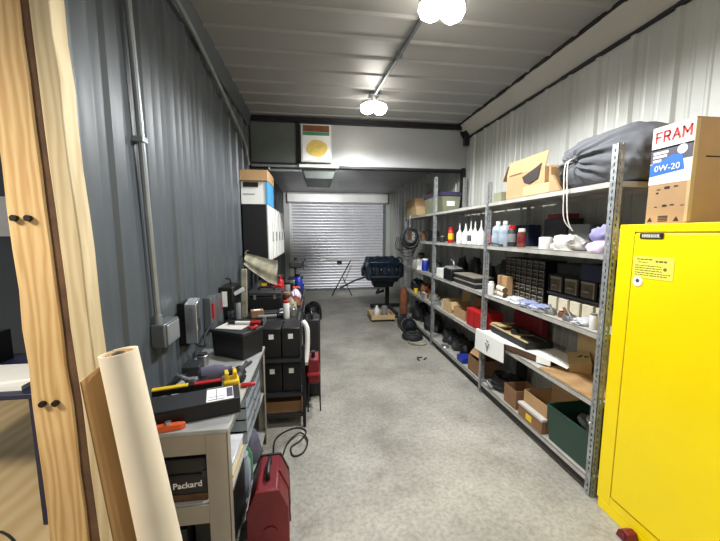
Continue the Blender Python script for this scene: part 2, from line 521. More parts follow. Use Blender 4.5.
link('inner_sheet', spiral(0.016, 0.039, 3.2, 1.0, 0.003, 0.02, L - 0.004), 'kraft', rl)
# loose brown backing hanging off the far-left side
fl = MB(); N = 14; vs = []
for i in range(N + 1):
    s = i / N; ang = 2.1 + s * 1.2; r = 0.055 + 0.05 * s
    dv = e1 * math.cos(ang) + e2 * math.sin(ang)
    for q in (0, 0.003):
        vs += [a + ax * 0.02 + dv * ((r + q) * 1.3 + .012 * math.sin(s * 5)), a + ax * (L - 0.012 - 0.05 * s) + dv * (r * .94 + q)]
fs = []
for i in range(N):
    k = 4 * i
    fs += [(k, k + 1, k + 5, k + 4), (k + 2, k + 3, k + 7, k + 6), (k + 1, k + 3, k + 7, k + 5), (k, k + 2, k + 6, k + 4)]
link('backing_flap', fl.add(vs, fs), 'kraft', rl)
link('plug', MB().lathe([(0.012, 0), (0.02, .01), (0.016, .03), (.004, .035)], a + ax * (L - .034), ax, 10), 'charcoal', rl)

# ------------------------------------------------------------------ left room glimpsed past the post
struct('wall_far_left', MB().box(-4.2, -0.95, 4.6, 4.7, 0, 3.2), 'lwall')
tb = thing('work_table', 'table with dark blue steel legs beyond the pine post', 'table', (-2.0, 2.2, 0))
link('tabletop', MB().box(-2.5, -1.52, 1.9, 2.6, 0.76, 0.79), 'navy', tb, bevel=.004)
for x, y in ((-1.54, 1.93), (-1.54, 2.57), (-2.47, 1.93), (-2.47, 2.57)):
    link('leg', MB().box(x - .02, x + .02, y - .02, y + .02, 0, 0.76), 'navy', tb)
link('brace', MB().obox((-1.54, 2.25, 0.42), (0.025, 0.03, 0.9), (0.75, 0, 0)), 'blue', tb)
solo('paper_pile', MB().box(-2.05, -1.62, 1.95, 2.3, 0.79, 0.815).obox((-1.8, 2.1, 0.82), (0.3, 0.22, 0.01), (0, 0, .3)), 'paper', 'loose white papers on the blue-legged table', 'papers')
solo('crate', MB().openbox(-2.4, -2.1, 2.0, 2.5, 0.79, 1.0), 'charcoal', 'dark crate at the back of the blue-legged table', 'crate')
solo('cable', MB().tube([(-1.55, 1.75, .006), (-1.8, 1.9, .006), (-2.2, 1.85, .006), (-2.6, 2.1, .006)], 0.006), 'rubber', 'thin dark cable lying on the tan floor past the post', 'cable')
solo('window_light', MB().box(-4.0, -3.2, 4.56, 4.6, 1.62, 2.1), M['paper'], 'white panel standing in for a bright window left of the post', 'board')  # plain white panel put in where a bright window shows

# ------------------------------------------------------------------ yellow safety cabinet
YC0, YC1, HC = 0.55, 1.615, 1.70
c = thing('safety_cabinet', 'tall bright yellow flammables cabinet beside the shelving', 'cabinet', (1.92, 1.08, 0))
link('body', MB().box(1.70, 2.15, YC0, YC1, 0.06, HC), 'yellow', c, bevel=.008)
link('plinth', MB().box(1.685, 2.14, YC0 + .01, YC1 - .01, 0.0, 0.06), 'yellow', c, bevel=.004)
link('door_surround', MB().box(1.685, 1.70, YC1 - .085, YC1, 0.06, HC).box(1.685, 1.70, YC0, YC1 - .085, HC - .04, HC).box(1.685, 1.70, YC0, YC1 - .085, 0.06, 0.12), 'yellow', c, bevel=.003)
dr = link('door', MB().box(1.679, 1.70, YC0 + .01, YC1 - .094, 0.128, HC - .048), 'yellow', c, bevel=.005)
link('seam', MB().box(1.688, 1.694, YC1 - .095, YC1 - .084, 0.12, HC - .04).box(1.688, 1.694, YC0, YC1 - .085, .118, .13).box(1.688, 1.694, YC0, YC1 - .085, HC - .05, HC - .038), 'yellow_seam', c)
bp = link('brand_plate', MB().box(1.674, 1.6795, 1.375, 1.49, 1.626, 1.655), 'black', dr, bevel=.002)
lt = MB(); rr = random.Random(3); y = 1.478
while y > 1.392:
    wd = rr.uniform(.006, .011); lt.box(1.6732, 1.6742, y - wd, y, 1.634, 1.648); y -= wd + .003
lt.box(1.6732, 1.6742, 1.385, 1.48, 1.6315, 1.633)
st = link('sticker', MB().box(1.6775, 1.6792, 1.315, 1.512, 1.424, 1.535), 'sticker', dr)
pr2 = MB(); rr = random.Random(5)
def lines(mb, y1, y0, z, h, wmin=.006, wmax=.02):
    y = y1
    while y > y0:
        wd = min(rr.uniform(wmin, wmax), y - y0 + .004)
        mb.box(1.6768, 1.6777, y - wd, y, z, z + h); y -= wd + .004
lines(pr2, 1.495, 1.42, 1.517, .006); lines(pr2, 1.488, 1.435, 1.503, .004); lines(pr2, 1.40, 1.35, 1.508, .010)
for z, y0 in ((1.485, 1.375), (1.473, 1.372), (1.461, 1.37), (1.448, 1.33), (1.437, 1.345)):
    lines(pr2, 1.502, y0, z, .005)
pr2.cyl((1.6768, 1.352, 1.476), (1.6777, 1.352, 1.476), .009, seg=12)
link('round_sticker', MB().cyl((1.6765, 1.482, 1.402), (1.6792, 1.482, 1.402), .026, seg=24), 'paper', dr)
M['plate_text'] = mat('plate_lettering', (196, 196, 190), 0.5)
l1 = link('lettering', lt, 'plate_text', bp); l2 = link('printing', pr2, 'print', st)
link('emblem', MB().cyl((1.676, 1.482, 1.406), (1.6766, 1.482, 1.406), .011, seg=6), 'print_dark', dr)
solo('red_wheel_chock', MB().prism([(1.33, 0), (1.42, 0), (1.41, .04), (1.38, .065), (1.35, .06)], 'x', 1.62, 1.678).cyl((1.612, 1.375, .03), (1.62, 1.375, .03), .014), 'darkred', 'small red block on the floor at the foot of the yellow cabinet', 'block', bevel=.006)

# tall printed carton on the cabinet
f = thing('oil_carton', 'tall printed carton reading FRAM on top of the yellow cabinet', 'carton', (1.95, 1.41, HC))
x0, x1, y0, y1, z1 = 1.73, 2.10, 1.325, 1.52, 2.185
link('carton_body', MB().box(x0, x1, y0, y1, HC, z1), 'card', f, bevel=.004)
link('tape_edge', MB().box(x0 - .001, x0 + .02, y0 - .0015, y0 + .012, HC + .01, z1 - .01), 'card_pale', f)
e = x0 - .0012
lb = link('label_top', MB().box(e, x0, y0 + .002, y1 - .002, 2.07, z1 - .003), 'paper', f)
ld = link('label_dark', MB().box(e, x0, y0 + .002, y1 - .002, 2.005, 2.078), 'print_dark', f)
lbl = link('label_blue', MB().prism([(y1 - .002, 1.94), (y0 + .03, 1.955), (y0 + .045, 2.03), (y0 + .09, 2.035), (y0 + .13, 2.018), (y1 - .002, 2.0)], 'x', e - .0005, x0), 'print_blue', f)
lw = link('label_white', MB().box(e, x0, y0 + .002, y1 - .002, 1.90, 2.006), 'paper', f)
q = e - .0012
def strokes(mb, x, segs, yl, zb, wd, ht, th, depth):
    """flat block strokes on the plane X = x; letters read along -Y"""
    for (p0, q0, p1, q1) in segs:
        A = Vector((yl - p0 * wd, zb + q0 * ht)); B = Vector((yl - p1 * wd, zb + q1 * ht))
        d_ = (B - A).normalized(); n_ = Vector((-d_.y, d_.x)) * th / 2; A -= d_ * th * .4; B += d_ * th * .4
        mb.prism([tuple(A + n_), tuple(A - n_), tuple(B - n_), tuple(B + n_)], 'x', x, x + depth)
LET = {'F': [(0, 0, 0, 1), (0, 1, 1, 1), (0, .52, .8, .52)], 'R': [(0, 0, 0, 1), (0, 1, .8, 1), (.8, 1, 1, .76), (1, .76, .8, .5), (.8, .5, 0, .5), (.5, .5, 1, 0)],
       'A': [(0, 0, .5, 1), (.5, 1, 1, 0), (.22, .35, .78, .35)], 'M': [(0, 0, 0, 1), (0, 1, .5, .35), (.5, .35, 1, 1), (1, 1, 1, 0)]}
yl = y1 - .022
for ch_, wd in (('F', .024), ('R', .026), ('A', .032), ('M', .034)):
    mb = MB(); strokes(mb, q, LET[ch_], yl, 2.108, wd, .046, .0095, .0012)
    link('brand_letter', mb, 'print_red', f, smooth=False)
    yl -= wd + .0135
text('grade_text', '0W-20', 0.042, 'paper', f, (q - .0006, (y0 + y1) / 2 + .012, 1.976), (0, -1, 0), (0, 0, 1), .0)
bars = MB(); 
bars.box(q, e, 1.435, 1.505, 2.048, 2.060).box(q, e, 1.44, 1.505, 2.030, 2.042).box(q, e, 1.465, 1.505, 2.010, 2.022)
link('print_lines', bars, 'paper', f)
link('print_seal', MB().cyl((q, 1.372, 2.052), (e, 1.372, 2.052), .022, seg=18), 'paper', f)
ink = MB(); rr = random.Random(9)
for yy, zz, hw, hh in ((1.425, 1.878, .012, .006), (1.465, 1.872, .009, .002), (1.385, 1.880, .009, .003), (1.47, 1.855, .006, .004), (1.43, 1.79, .010, .005), (1.472, 1.786, .006, .002), (1.395, 1.792, .008, .003), (1.35, 1.787, .008, .001)):
    ink.box(q + .0006, e + .0006, yy - hw, yy + hw, zz - hh, zz + hh)
for k in range(4):
    ink.box(q + .0006, e + .0006, 1.41, 1.455, 1.712 + k * .008, 1.716 + k * .008)
for yy in (1.37, 1.495):
    ink.prism([(yy - .013, 1.712), (yy + .013, 1.712), (yy, 1.735)], 'x', q + .0006, e + .0006)
link('print_marks', ink, 'ink', f)
im = MB().cyl((1.94, y0, 2.09), (1.94, y0 - .0015, 2.09), .03, seg=16).box(1.80, 2.09, y0 - .0015, y0, 2.005, 2.011)
link('side_print', im, 'ink', f)

# ------------------------------------------------------------------ shelving
XS, XBK = 1.685, 2.145
YU = [1.664, 3.048, 4.511, 6.05]
SH = [1.935, 1.516, 1.03, 0.60, 0.10]
def angle_post(x, y, z1, sx, sy, z0=0.0):
    """slotted steel angle: two flanges at (x,y) pointing sx,sy, with rows of open slots"""
    mb = MB(); wd, th = 0.042, 0.0028
    nh = int((z1 - z0) / 0.038)
    def flange(u0, u1, along):
        a, b2 = sorted((u0, u1))
        def bx(p, q, zA, zB):
            if along == 'x': mb.box(p, q, min(y, y + sy * th), max(y, y + sy * th), zA, zB)
            else: mb.box(min(x, x + sx * th), max(x, x + sx * th), p, q, zA, zB)
        bx(a, a + .017, z0, z1); bx(b2 - .016, b2, z0, z1)
        for k in range(nh + 1):
            zz = z0 + k * 0.038
            bx(a + .017, b2 - .016, zz, min(zz + .018, z1))
    flange(x, x + sx * wd, 'x'); flange(y, y + sy * wd, 'y')
    return mb
def shelf(y0, y1, z, lip=.034):
    mb = MB().box(XS + .004, XBK - .004, y0 + .006, y1 - .006, z + lip / 2 - .003, z + lip / 2)
    mb.box(XS + .004, XS + .0075, y0 + .006, y1 - .006, z - lip / 2, z + lip / 2).box(XS + .0075, XS + .02, y0 + .006, y1 - .006, z - lip / 2, z - lip / 2 + .003)
    mb.box(XBK - .0075, XBK - .004, y0 + .006, y1 - .006, z - lip / 2, z + lip / 2)
    mb.box(XS + .02, XBK - .02, y0 + .006, y0 + .009, z - lip / 2, z + lip / 2).box(XS + .02, XBK - .02, y1 - .009, y1 - .006, z - lip / 2, z + lip / 2)
    return mb
units = []
for i, lab in enumerate(('slotted steel shelving unit next to the yellow cabinet', 'slotted steel shelving unit in the middle, with the spray bottles', 'farthest steel shelving unit, near the engine')):
    u = thing('shelving_unit', lab, 'shelving', ((XS + XBK) / 2, (YU[i] + YU[i + 1]) / 2, 0), 'steel shelving along the white wall')
    units.append(u)
    za = (2.155, 2.155, 2.45, 2.60)
    ends = (0, 1) if i == 0 else (1,)
    for e_ in ends:
        yy = YU[i + e_]; z1 = za[i + e_]; sy = 1
        link('upright', angle_post(XS, yy, z1, 1, 1 if not (i == 0 and e_ == 0) else 1), 'galv', u)
        link('upright', angle_post(XBK, yy, z1, -1, 1), 'galv', u)
    for z in SH:
        y0s = YU[i] + (.045 if True else 0); y1s = YU[i + 1]
        link('shelf', shelf(y0s - .04 + .001, y1s - .001, z), 'galvshelf', u, smooth=False)
    if i == 0:
        link('wooden_deck', MB().box(XS + .012, XBK - .01, YU[0] + .05, 2.205, SH[3] + .0178, SH[3] + .027), 'chip', u)
    if i < 2:
        link('foot_rail', MB().box(XS + .01, XS + .03, YU[i] + .045, YU[i + 1], 0.045, 0.082), 'black_steel', u)
TOP = [z + .0185 for z in SH]
DECK4 = SH[3] + .0285

# ---- helper makers for stock
def carton(name, x0, x1, y0, y1, z0, h, m, label, group=None, flaps=None, rz=0):
    """an open-topped carton with walls and flaps"""
    t = thing(name, label, 'box', ((x0 + x1) / 2, (y0 + y1) / 2, z0), group)
    link('carton_body', MB().openbox(x0, x1, y0, y1, z0, z0 + h, .005), m, t)
    for s in (flaps or ''):
        ln = min(x1 - x0, y1 - y0) * .45
        if s == 'f':
            mb = MB().obox((x0 - ln / 2 * .5, (y0 + y1) / 2, z0 + h - ln / 2 * .8), (.005, y1 - y0 - .01, ln), (0, .55, 0))
        elif s == 'b':
            mb = MB().obox((x1 + .01, (y0 + y1) / 2, z0 + h + ln / 2), (.005, y1 - y0 - .01, ln), (0, .1, 0))
        elif s == 'l':
            mb = MB().obox(((x0 + x1) / 2, y1 + ln * .3, z0 + h + ln * .38), (x1 - x0 - .01, .005, ln), (-.7, 0, 0))
        else:
            mb = MB().obox(((x0 + x1) / 2, y0 - ln * .25, z0 + h - ln * .4), (x1 - x0 - .01, .005, ln), (-.5, 0, 0))
        link('flap', mb, m, t)
    if rz: t.rotation_euler.z = rz
    return t

# ---- top shelf
SACK_TOP = TOP[0]
def sack():
    mb = MB(); NU, NV = 96, 60; C = Vector((1.915, 1.93, TOP[0] + .17))
    g = Vector((-0.95, 0.30, 0.06)).normalized()
    e1 = g.orthogonal().normalized(); e2 = g.cross(e1)
    vs = []
    for j in range(NV + 1):
        th = PI * j / NV
        for i in range(NU):
            ph = 2 * PI * i / NU
            dv = (g * math.cos(th) + (e1 * math.cos(ph) + e2 * math.sin(ph)) * math.sin(th))
            fold = math.exp(-(th / 1.0) ** 2)
            r = 1 + (.075 * math.sin(ph * 11 + 2 * math.sin(ph * 2) + th * 2) + .04 * math.sin(ph * 19 + th * 5)) * fold * min(1, th * 3.5)
            r += .035 * noise.noise(dv * 3.2) + .02 * noise.noise(dv * 8)
            r -= .16 * math.exp(-(th / .16) ** 2)
            p = Vector((math.copysign(abs(dv.x) ** .8, dv.x) * .19, math.copysign(abs(dv.y) ** .8, dv.y) * .36, math.copysign(abs(dv.z) ** .8, dv.z) * .185)) * r
            # taller and fuller towards the near end
            k = (p.y + .36) / .72
            p.z *= 1.06 - .16 * k
            if p.z < -.165: p.z = -.165 + (p.z + .165) * .05
            if p.x > .17: p.x = .17 + (p.x - .17) * .1
            vs.append(C + p)
    fs = []
    for j in range(NV):
        for i in range(NU):
            k = (i + 1) % NU
            fs.append((j * NU + i, j * NU + k, (j + 1) * NU + k, (j + 1) * NU + i))
    return mb.add(vs, fs), C + Vector((-.165, .11, .035))
sm, gp = sack()
zmin = min(p.z for p in sm.v); sm.xform(Matrix.Translation((0, 0, TOP[0] - zmin + .001)))
gp.z += TOP[0] - zmin
sk = thing('stuff_sack', 'bulging grey drawstring sack on the top shelf', 'sack', (1.93, 1.95, TOP[0]))
link('sack_body', sm, 'sack', sk, ang=80)
link('gather_knot', MB().blob(gp - Vector((0, 0, .02)), (.05, .05, .05), 2, .4), 'sack', sk)
for dx in (0, .022):
    gx, gy, gz = gp
    link('drawstring', MB().tube([(gx, gy, gz), (XS - .012, gy - .02 + dx, gz - .04), (XS - .014, gy - .03 + dx * 1.3, 1.93), (XS - .012, gy - .05 + dx * 1.5, 1.75), (XS + .012 + dx, gy - .07 + dx, 1.67)], .0035, 6), 'cord', sk)

oc = thing('open_carton', 'large open cardboard carton with a torn flap on the top shelf', 'box', (1.93, 2.58, TOP[0]))
link('carton_body', MB().openbox(1.74, 2.10, 2.33, 2.83, TOP[0], TOP[0] + .21, .005), 'card', oc)
link('flap', MB().obox((1.752, 2.58, TOP[0] + .265), (.005, .50, .13), (0, .18, 0)), 'card', oc)
link('flap', MB().obox((1.92, 2.86, TOP[0] + .24), (.36, .005, .14), (.5, 0, 0)), 'card_dark', oc)
link('flap', MB().prism([(2.325, TOP[0] + .10), (2.30, TOP[0] + .08), (2.305, TOP[0] + .2), (2.325, TOP[0] + .22)], 'x', 1.77, 2.08), 'card', oc)
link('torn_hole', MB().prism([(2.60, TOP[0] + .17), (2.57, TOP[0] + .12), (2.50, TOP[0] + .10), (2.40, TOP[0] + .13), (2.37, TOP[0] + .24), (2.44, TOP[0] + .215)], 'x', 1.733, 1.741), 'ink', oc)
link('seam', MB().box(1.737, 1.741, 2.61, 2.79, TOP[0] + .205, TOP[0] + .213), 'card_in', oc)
solo('flat_box', MB().box(1.70, 1.735, 2.22, 2.53, TOP[0], TOP[0] + .075), 'card_pale', 'low yellowish box in front of the torn open carton', 'box', bevel=.003)
solo('tan_wedge', MB().prism([(2.10, TOP[0]), (2.215, TOP[0]), (2.215, TOP[0] + .11), (2.19, TOP[0] + .12)], 'x', 1.692, 1.712), 'card', 'torn wedge of brown cardboard beside the sack', 'cardboard')
solo('parts_box', MB().openbox(1.72, 1.86, 2.88, 3.01, TOP[0], TOP[0] + .085, .004), 'olive', 'small pale box at the end of the top shelf by the middle upright', 'box')
solo('dark_tin', MB().cyl((1.79, 2.90, TOP[0] + .005), (1.79, 2.90, TOP[0] + .08), .015), 'card_in', 'small dark tin in the pale box on the top shelf', 'tin')
bn = thing('storage_tote', 'olive storage tote with dark violet lid on the farthest top shelf', 'tote', (1.93, 4.92, TOP[0]))
link('tote_body', MB().obox((1.93, 4.86, TOP[0] + .12), (.36, .56, .24), (0, 0, 0), .92), 'olive', bn, bevel=.01)
link('lid', MB().box(1.74, 2.12, 4.57, 5.15, TOP[0] + .24, TOP[0] + .30), 'violet', bn, bevel=.01)
link('paper_tag', MB().box(1.90, 2.02, 4.585, 4.59, TOP[0] + .10, TOP[0] + .17), 'paper', bn)

# ---- second shelf: bottles
Z2 = TOP[1]
def bottle_white(h, r, nz, label, loc, g='bottles on the second shelf', m='white', stripe=None):
    t = thing('squeeze_bottle', label, 'bottle', (0, 0, 0), g)
    b_ = link('bottle_body', MB().lathe([(r * .94, 0), (r, .01), (r, h * .72), (r * .85, h * .84), (r * .4, h * .95), (r * .38, h)]), m, t)
    link('nozzle', MB().lathe([(r * .46, h * .95), (r * .46, h * 1.02), (r * .25, h * 1.06), (r * .1, h * 1.06 + nz)]), m, t)
    link('label', MB().lathe([(r * 1.005, h * .2), (r * 1.012, h * .21), (r * 1.012, h * .6), (r * 1.005, h * .61)]), stripe or 'paper', t)
    t.location = loc
    return t
bw0 = bottle_white(.155, .036, .075, 'first pointed white bottle beside the red and yellow can', (1.75, 3.80, Z2))
bt = bottle_white(.165, .036, .085, 'white bottle with a dark label and pointed nozzle', (1.755, 3.52, Z2), stripe='print_dark')
dup(bw0, (1.85, 3.83, Z2), 1, 'pointed white bottle just behind the dark-labelled bottle')
dup(bw0, (1.745, 3.64, Z2), 1, 'short-looking white bottle between the first pointed one and the dark label')
dup(bt, (1.86, 3.62, Z2), 1, 'tall bottle with a dark label in the second row')
dup(bw0, (1.745, 3.40, Z2), 2, 'pointed white bottle right after the dark-labelled one', 1.05)
dup(bw0, (1.75, 3.28, Z2), 2, 'pointed white bottle closest to the middle upright', 1.08)
def jug(label, loc):
    t = thing('clear_jug', label, 'jug', (0, 0, 0), 'cloudy jugs on the second shelf')
    link('jug_body', MB().lathe([(.05, 0), (.057, .01), (.057, .10), (.053, .115), (.057, .13), (.056, .15), (.045, .18), (.02, .2), (.019, .215)], seg=24), 'clear', t)
    link('cap', MB().cyl((0, 0, .205), (0, 0, .235), .021), 'white', t)
    link('grip', MB().tube([(.05, 0, .14), (.07, 0, .165), (.04, 0, .195)], .008), 'clear', t)
    t.location = loc
    return t
j0 = jug('cloudy jug right beside the middle upright', (1.76, 3.14 - .17, Z2))
j1 = jug('cloudy jug next to the red-capped spray can', (1.76, 2.85, Z2))
def can(name, label, loc, r, h, m, mcap, lab=None, g=None, cat='can'):
    t = thing(name, label, cat, (0, 0, 0), g)
    link('can_body', MB().lathe([(r * .95, 0), (r, .006), (r, h * .78), (r * .75, h * .85)]), m, t)
    link('cap', MB().lathe([(r * .78, h * .83), (r * .8, h * .86), (r * .78, h), (r * .6, h * 1.01)]), mcap, t)
    if lab: link('label_band', MB().lathe([(r * 1.004, h * .22), (r * 1.014, h * .23), (r * 1.014, h * .6), (r * 1.004, h * .61)]), lab, t)
    t.location = loc
    return t
can('spray_can', 'red spray can with a yellow band at the far end of the bottle row', (1.75, 4.06, Z2), .036, .20, 'red', 'red', 'yellow_plastic', 'cans on the second shelf')
can('spray_can', 'dark red can behind the red and yellow one', (1.79, 4.17, Z2), .034, .19, 'darkred', 'darkred', None, 'cans on the second shelf')
can('small_tin', 'small dark tin at the far upright', (1.75, 4.34, Z2), .035, .09, 'charcoal', 'grey', None)
can('spray_can', 'charcoal spray can with a red cap', (1.77, 2.755, Z2), .037, .19, 'charcoal', 'red', 'grey', 'cans on the second shelf')
can('oil_bottle', 'brown-red bottle with a white cap standing alone', (1.76, 2.60, Z2), .035, .16, 'rust', 'white', 'darkred', None, 'bottle')
can('white_jug', 'white bottle behind the cloudy jugs', (1.88, 3.0, Z2), .05, .19, 'white', 'white', None, 'bottles on the second shelf', 'bottle')
solo('blue_case', MB().box(1.96, 2.09, 2.80, 3.25, Z2, Z2 + .20), 'navy', 'dark blue case against the wall behind the jugs', 'case', bevel=.01)
cup = thing('paper_roll', 'short white roll standing near the grey rag', 'roll', (1.76, 2.30, Z2))
link('roll_body', MB().lathe([(.045, 0), (.047, .005), (.047, .09), (.03, .092)], (1.76, 2.30, Z2), seg=24), 'white', cup)
link('core', MB().cyl((1.76, 2.30, Z2 + .085), (1.76, 2.30, Z2 + .0935), .018), 'card', cup)
solo('grey_rag', MB().blob((1.79, 2.10, Z2), (.17, .29, .11), 4, .45, 3.2), 'rag', 'crumpled pale grey rag on the second shelf', 'rag', ang=80)
solo('lilac_cloth', MB().blob((1.84, 1.85, Z2 + .07), (.17, .17, .10), 8, .4, 3), 'rag_purple', 'lilac cloth heaped beside the near upright', 'cloth', ang=80)
solo('pink_cloth', MB().blob((1.80, 1.83, Z2), (.17, .20, .075), 11, .3, 3), 'rag_pink', 'pale pink folded cloth beneath the lilac cloth', 'cloth', ang=80)
solo('dark_carton', MB().box(1.98, 2.13, 2.36, 2.62, Z2, Z2 + .24), 'charcoal', 'dark upright carton behind the grey rag', 'box', bevel=.004)
solo('grey_carton', MB().box(1.98, 2.13, 2.14, 2.34, Z2, Z2 + .19), 'grey', 'grey carton behind the grey rag', 'box', bevel=.004)
solo('black_carton', MB().box(2.0, 2.13, 1.92, 2.12, Z2, Z2 + .18), 'black', 'black carton behind the lilac cloth', 'box', bevel=.004)
solo('red_strip_box', MB().box(1.99, 2.12, 2.40, 2.60, Z2 + .24, Z2 + .28), 'darkred', 'flat dark red box on the dark upright carton', 'box', bevel=.003)
solo('thin_rod', MB().tube([(2.10, 2.83, Z2), (2.12, 2.8, Z2 + .16), (2.15, 2.74, Z2 + .30)], .006), 'cord', 'pale thin tube leaning on the wall behind the bottles', 'tube')
solo('black_clip', MB().tube([(1.70, 3.02, Z2 + .012), (1.69, 2.96, Z2 + .03), (1.69, 2.88, Z2 + .022), (1.71, 2.80, Z2 + .012)], .006), 'rubber', 'short loop of black hose at the shelf lip before the jugs', 'hose')

# ---- third shelf
Z3 = TOP[2]
solo('white_box', MB().box(1.72, 1.86, 4.27, 4.46, Z3, Z3 + .12), 'card_white', 'small white box just inside the far upright', 'box', bevel=.003)
bb = thing('black_machine', 'black boxy machine with a pale top beside the white box', 'machine', (1.80, 4.03, Z3))
link('machine_body', MB().obox((1.80, 4.03, Z3 + .075), (.2, .26, .15)), 'black', bb, bevel=.012)
link('lid', MB().obox((1.80, 4.06, Z3 + .158), (.18, .2, .016), (.1, 0, 0)), 'grey', bb, bevel=.004)
link('handle', MB().tube([(1.78, 4.0, Z3 + .16), (1.78, 4.02, Z3 + .24), (1.78, 4.1, Z3 + .26)], .01), 'steel', bb)
for k in range(2):
    t = thing('flat_tray', ('lower' if k == 0 else 'upper') + ' flat dark tray in the pair on the third shelf', 'tray', (1.82, 3.55, Z3 + k * .062), 'flat trays on the third shelf')
    link('tray_body', MB().box(1.72, 1.95, 3.30 + .03 * k, 3.84, Z3 + k * .062, Z3 + .045 + k * .062), 'charcoal', t, bevel=.006)
    link('tray_rim', MB().box(1.712, 1.955, 3.29 + .03 * k, 3.85, Z3 + .046 + k * .062, Z3 + .061 + k * .062), 'slot', t, bevel=.003)
for k, (y, s, m_, lab) in enumerate(((4.30, .26, 'rubber', 'black hose bundle piled near the far upright'), (3.98, .24, 'charcoal', 'charcoal heap of used parts behind the black machine'), (3.62, .30, 'rubber', 'black greasy parts piled behind the flat trays'), (3.30, .26, 'charcoal', 'charcoal lump of machine parts by the middle upright'))):
    solo('parts_heap', MB().blob((2.045, y, Z3), (.13, s, .26 + .03 * (k % 2)), 20 + k, .5, 2.4), m_, lab, 'parts', 'dark parts at the back of the third shelf', ang=50)
can('white_bottle', 'white bottle on the third shelf right by the middle upright', (1.73, 3.0, Z3), .03, .13, 'white', 'white', None, None, 'bottle')
solo('tan_box', MB().box(1.82, 1.885, 2.88, 3.04, Z3, Z3 + .19), 'card', 'upright tan box beside the parts drawers', 'box', bevel=.003)
for k in range(2):
    t = thing('paper_tube', ('lower' if k == 0 else 'upper') + ' cream tube lying in front of the tan box', 'tube', (1.76, 2.93, Z3 + k * .05), 'cream tubes on the third shelf')
    link('tube_body', MB().cyl((1.755 - .005 * k, 2.79, Z3 + .026 + k * .05), (1.79 - .005 * k, 2.96, Z3 + .026 + k * .05), .025), 'roll', t)
    link('end_cap', MB().cyl((1.7545 - .005 * k, 2.786, Z3 + .026 + k * .05), (1.755 - .005 * k, 2.79, Z3 + .026 + k * .05), .026), 'card_in', t)
def organizer(name, label, y0, y1, z0, z1, ny, nz, x=1.90, m='smoke', dep=.2):
    t = thing(name, label, 'drawer cabinet', (x + dep / 2, (y0 + y1) / 2, z0))
    fr = MB().box(x + .02, x + dep, y0, y1, z0, z1)
    wy = (y1 - y0) / ny; hz = (z1 - z0) / nz
    for i in range(ny + 1): fr.box(x, x + .03, y0 + i * wy - .004 * (0 < i < ny) - .008 * (i == ny), y0 + i * wy + .004 * (0 < i < ny) + .008 * (i == 0), z0, z1)
    for k in range(nz + 1): fr.box(x + .001, x + .03, y0, y1, z0 + k * hz - .004 * (0 < k < nz) - .008 * (k == nz), z0 + k * hz + .004 * (0 < k < nz) + .008 * (k == 0))
    link('case', fr, 'black', t, smooth=False)
    first = None
    for i in range(ny):
        for k in range(nz):
            yy = y0 + (i + .5) * wy; zz = z0 + (k + .5) * hz
            if first is None:
                mb = MB().box(x + .004, x + .02, yy - wy * .38, yy + wy * .38, zz - hz * .38, zz + hz * .38)
                first = link('drawer', mb, m, t, smooth=False)
                rim = MB().box(x + .0, x + .0045, yy - wy * .38, yy + wy * .38, zz + hz * .26, zz + hz * .38).box(x, x + .0045, yy - wy * .38, yy - wy * .32, zz - hz * .38, zz + hz * .26).box(x - .012, x + .004, yy - wy * .16, yy + wy * .16, zz - hz * .12, zz - hz * .04)
                sub = link('pull', rim, 'slot', first, smooth=False)
                o0 = (yy, zz)
            else:
                d_ = first.copy(); COL.objects.link(d_); d_.parent = t
                d_.location = first.location + Vector((0, yy - o0[0], zz - o0[1]))
                s_ = sub.copy(); COL.objects.link(s_); s_.parent = d_
    return t
organizer('parts_cabinet', 'wide black cabinet of small smoky drawers on the third shelf', 2.47, 3.04, Z3 + .0, Z3 + .37, 7, 5)
organizer('parts_cabinet', 'cabinet of large brown drawers near the yellow cabinet', 1.80, 2.42, Z3 + .13, Z3 + .28, 4, 1, m='smoke2')
solo('black_flat_box', MB().box(1.92, 2.1, 2.10, 2.36, Z3 + .28, Z3 + .37), 'black', 'black flat box on top of the brown drawers', 'box', bevel=.004)
solo('navy_box', MB().box(1.88, 2.1, 1.80, 2.08, Z3 + .28, Z3 + .39), 'navy', 'navy box on top of the brown drawers', 'box', bevel=.004)
wb = thing('drawer_riser', 'dark riser plank under the brown drawers', 'riser', (2.0, 2.11, Z3))
link('plank', MB().box(1.90, 2.1, 1.79, 2.43, Z3 + .115, Z3 + .13), 'charcoal', wb)
for y in (1.80, 2.42): link('support', MB().box(1.92, 2.1, y - .008, y + .008, Z3, Z3 + .115), 'charcoal', wb)
pos = ((2.36, 'first white packet under the brown drawers, next to the small drawers'), (2.245, 'second white packet in the row under the brown drawers'), (2.13, 'third white packet in the row under the brown drawers'), (2.015, 'fourth white packet in the row under the brown drawers'), (1.90, 'white packet nearest the yellow cabinet'))
w0 = None
for y, lab in pos:
    if w0 is None:
        w0 = solo('white_packet', MB().box(1.895, 2.05, y - .045, y + .045, Z3, Z3 + .10), 'cream', lab, 'packet', 'white packets on the third shelf', bevel=.004)
    else:
        dup(w0, (w0.location.x, y, Z3), 0, lab)
for k, (y, m_, s, lab) in enumerate(((2.66, 'bag', .17, 'clear bag of small parts nearest the cream tubes'), (2.49, 'bag_blue', .17, 'bluish bag of small parts on the third shelf edge'), (2.33, 'bag_blue', .16, 'bluish bag beside the metal fittings'), (1.90, 'bag', .12, 'clear bag at the near end of the third shelf'))):
    solo('parts_bag', MB().blob((1.78, y, Z3), (.15, s, .045), 40 + k, .35, 3), m_, lab, 'bag', 'plastic bags on the third shelf', ang=70)
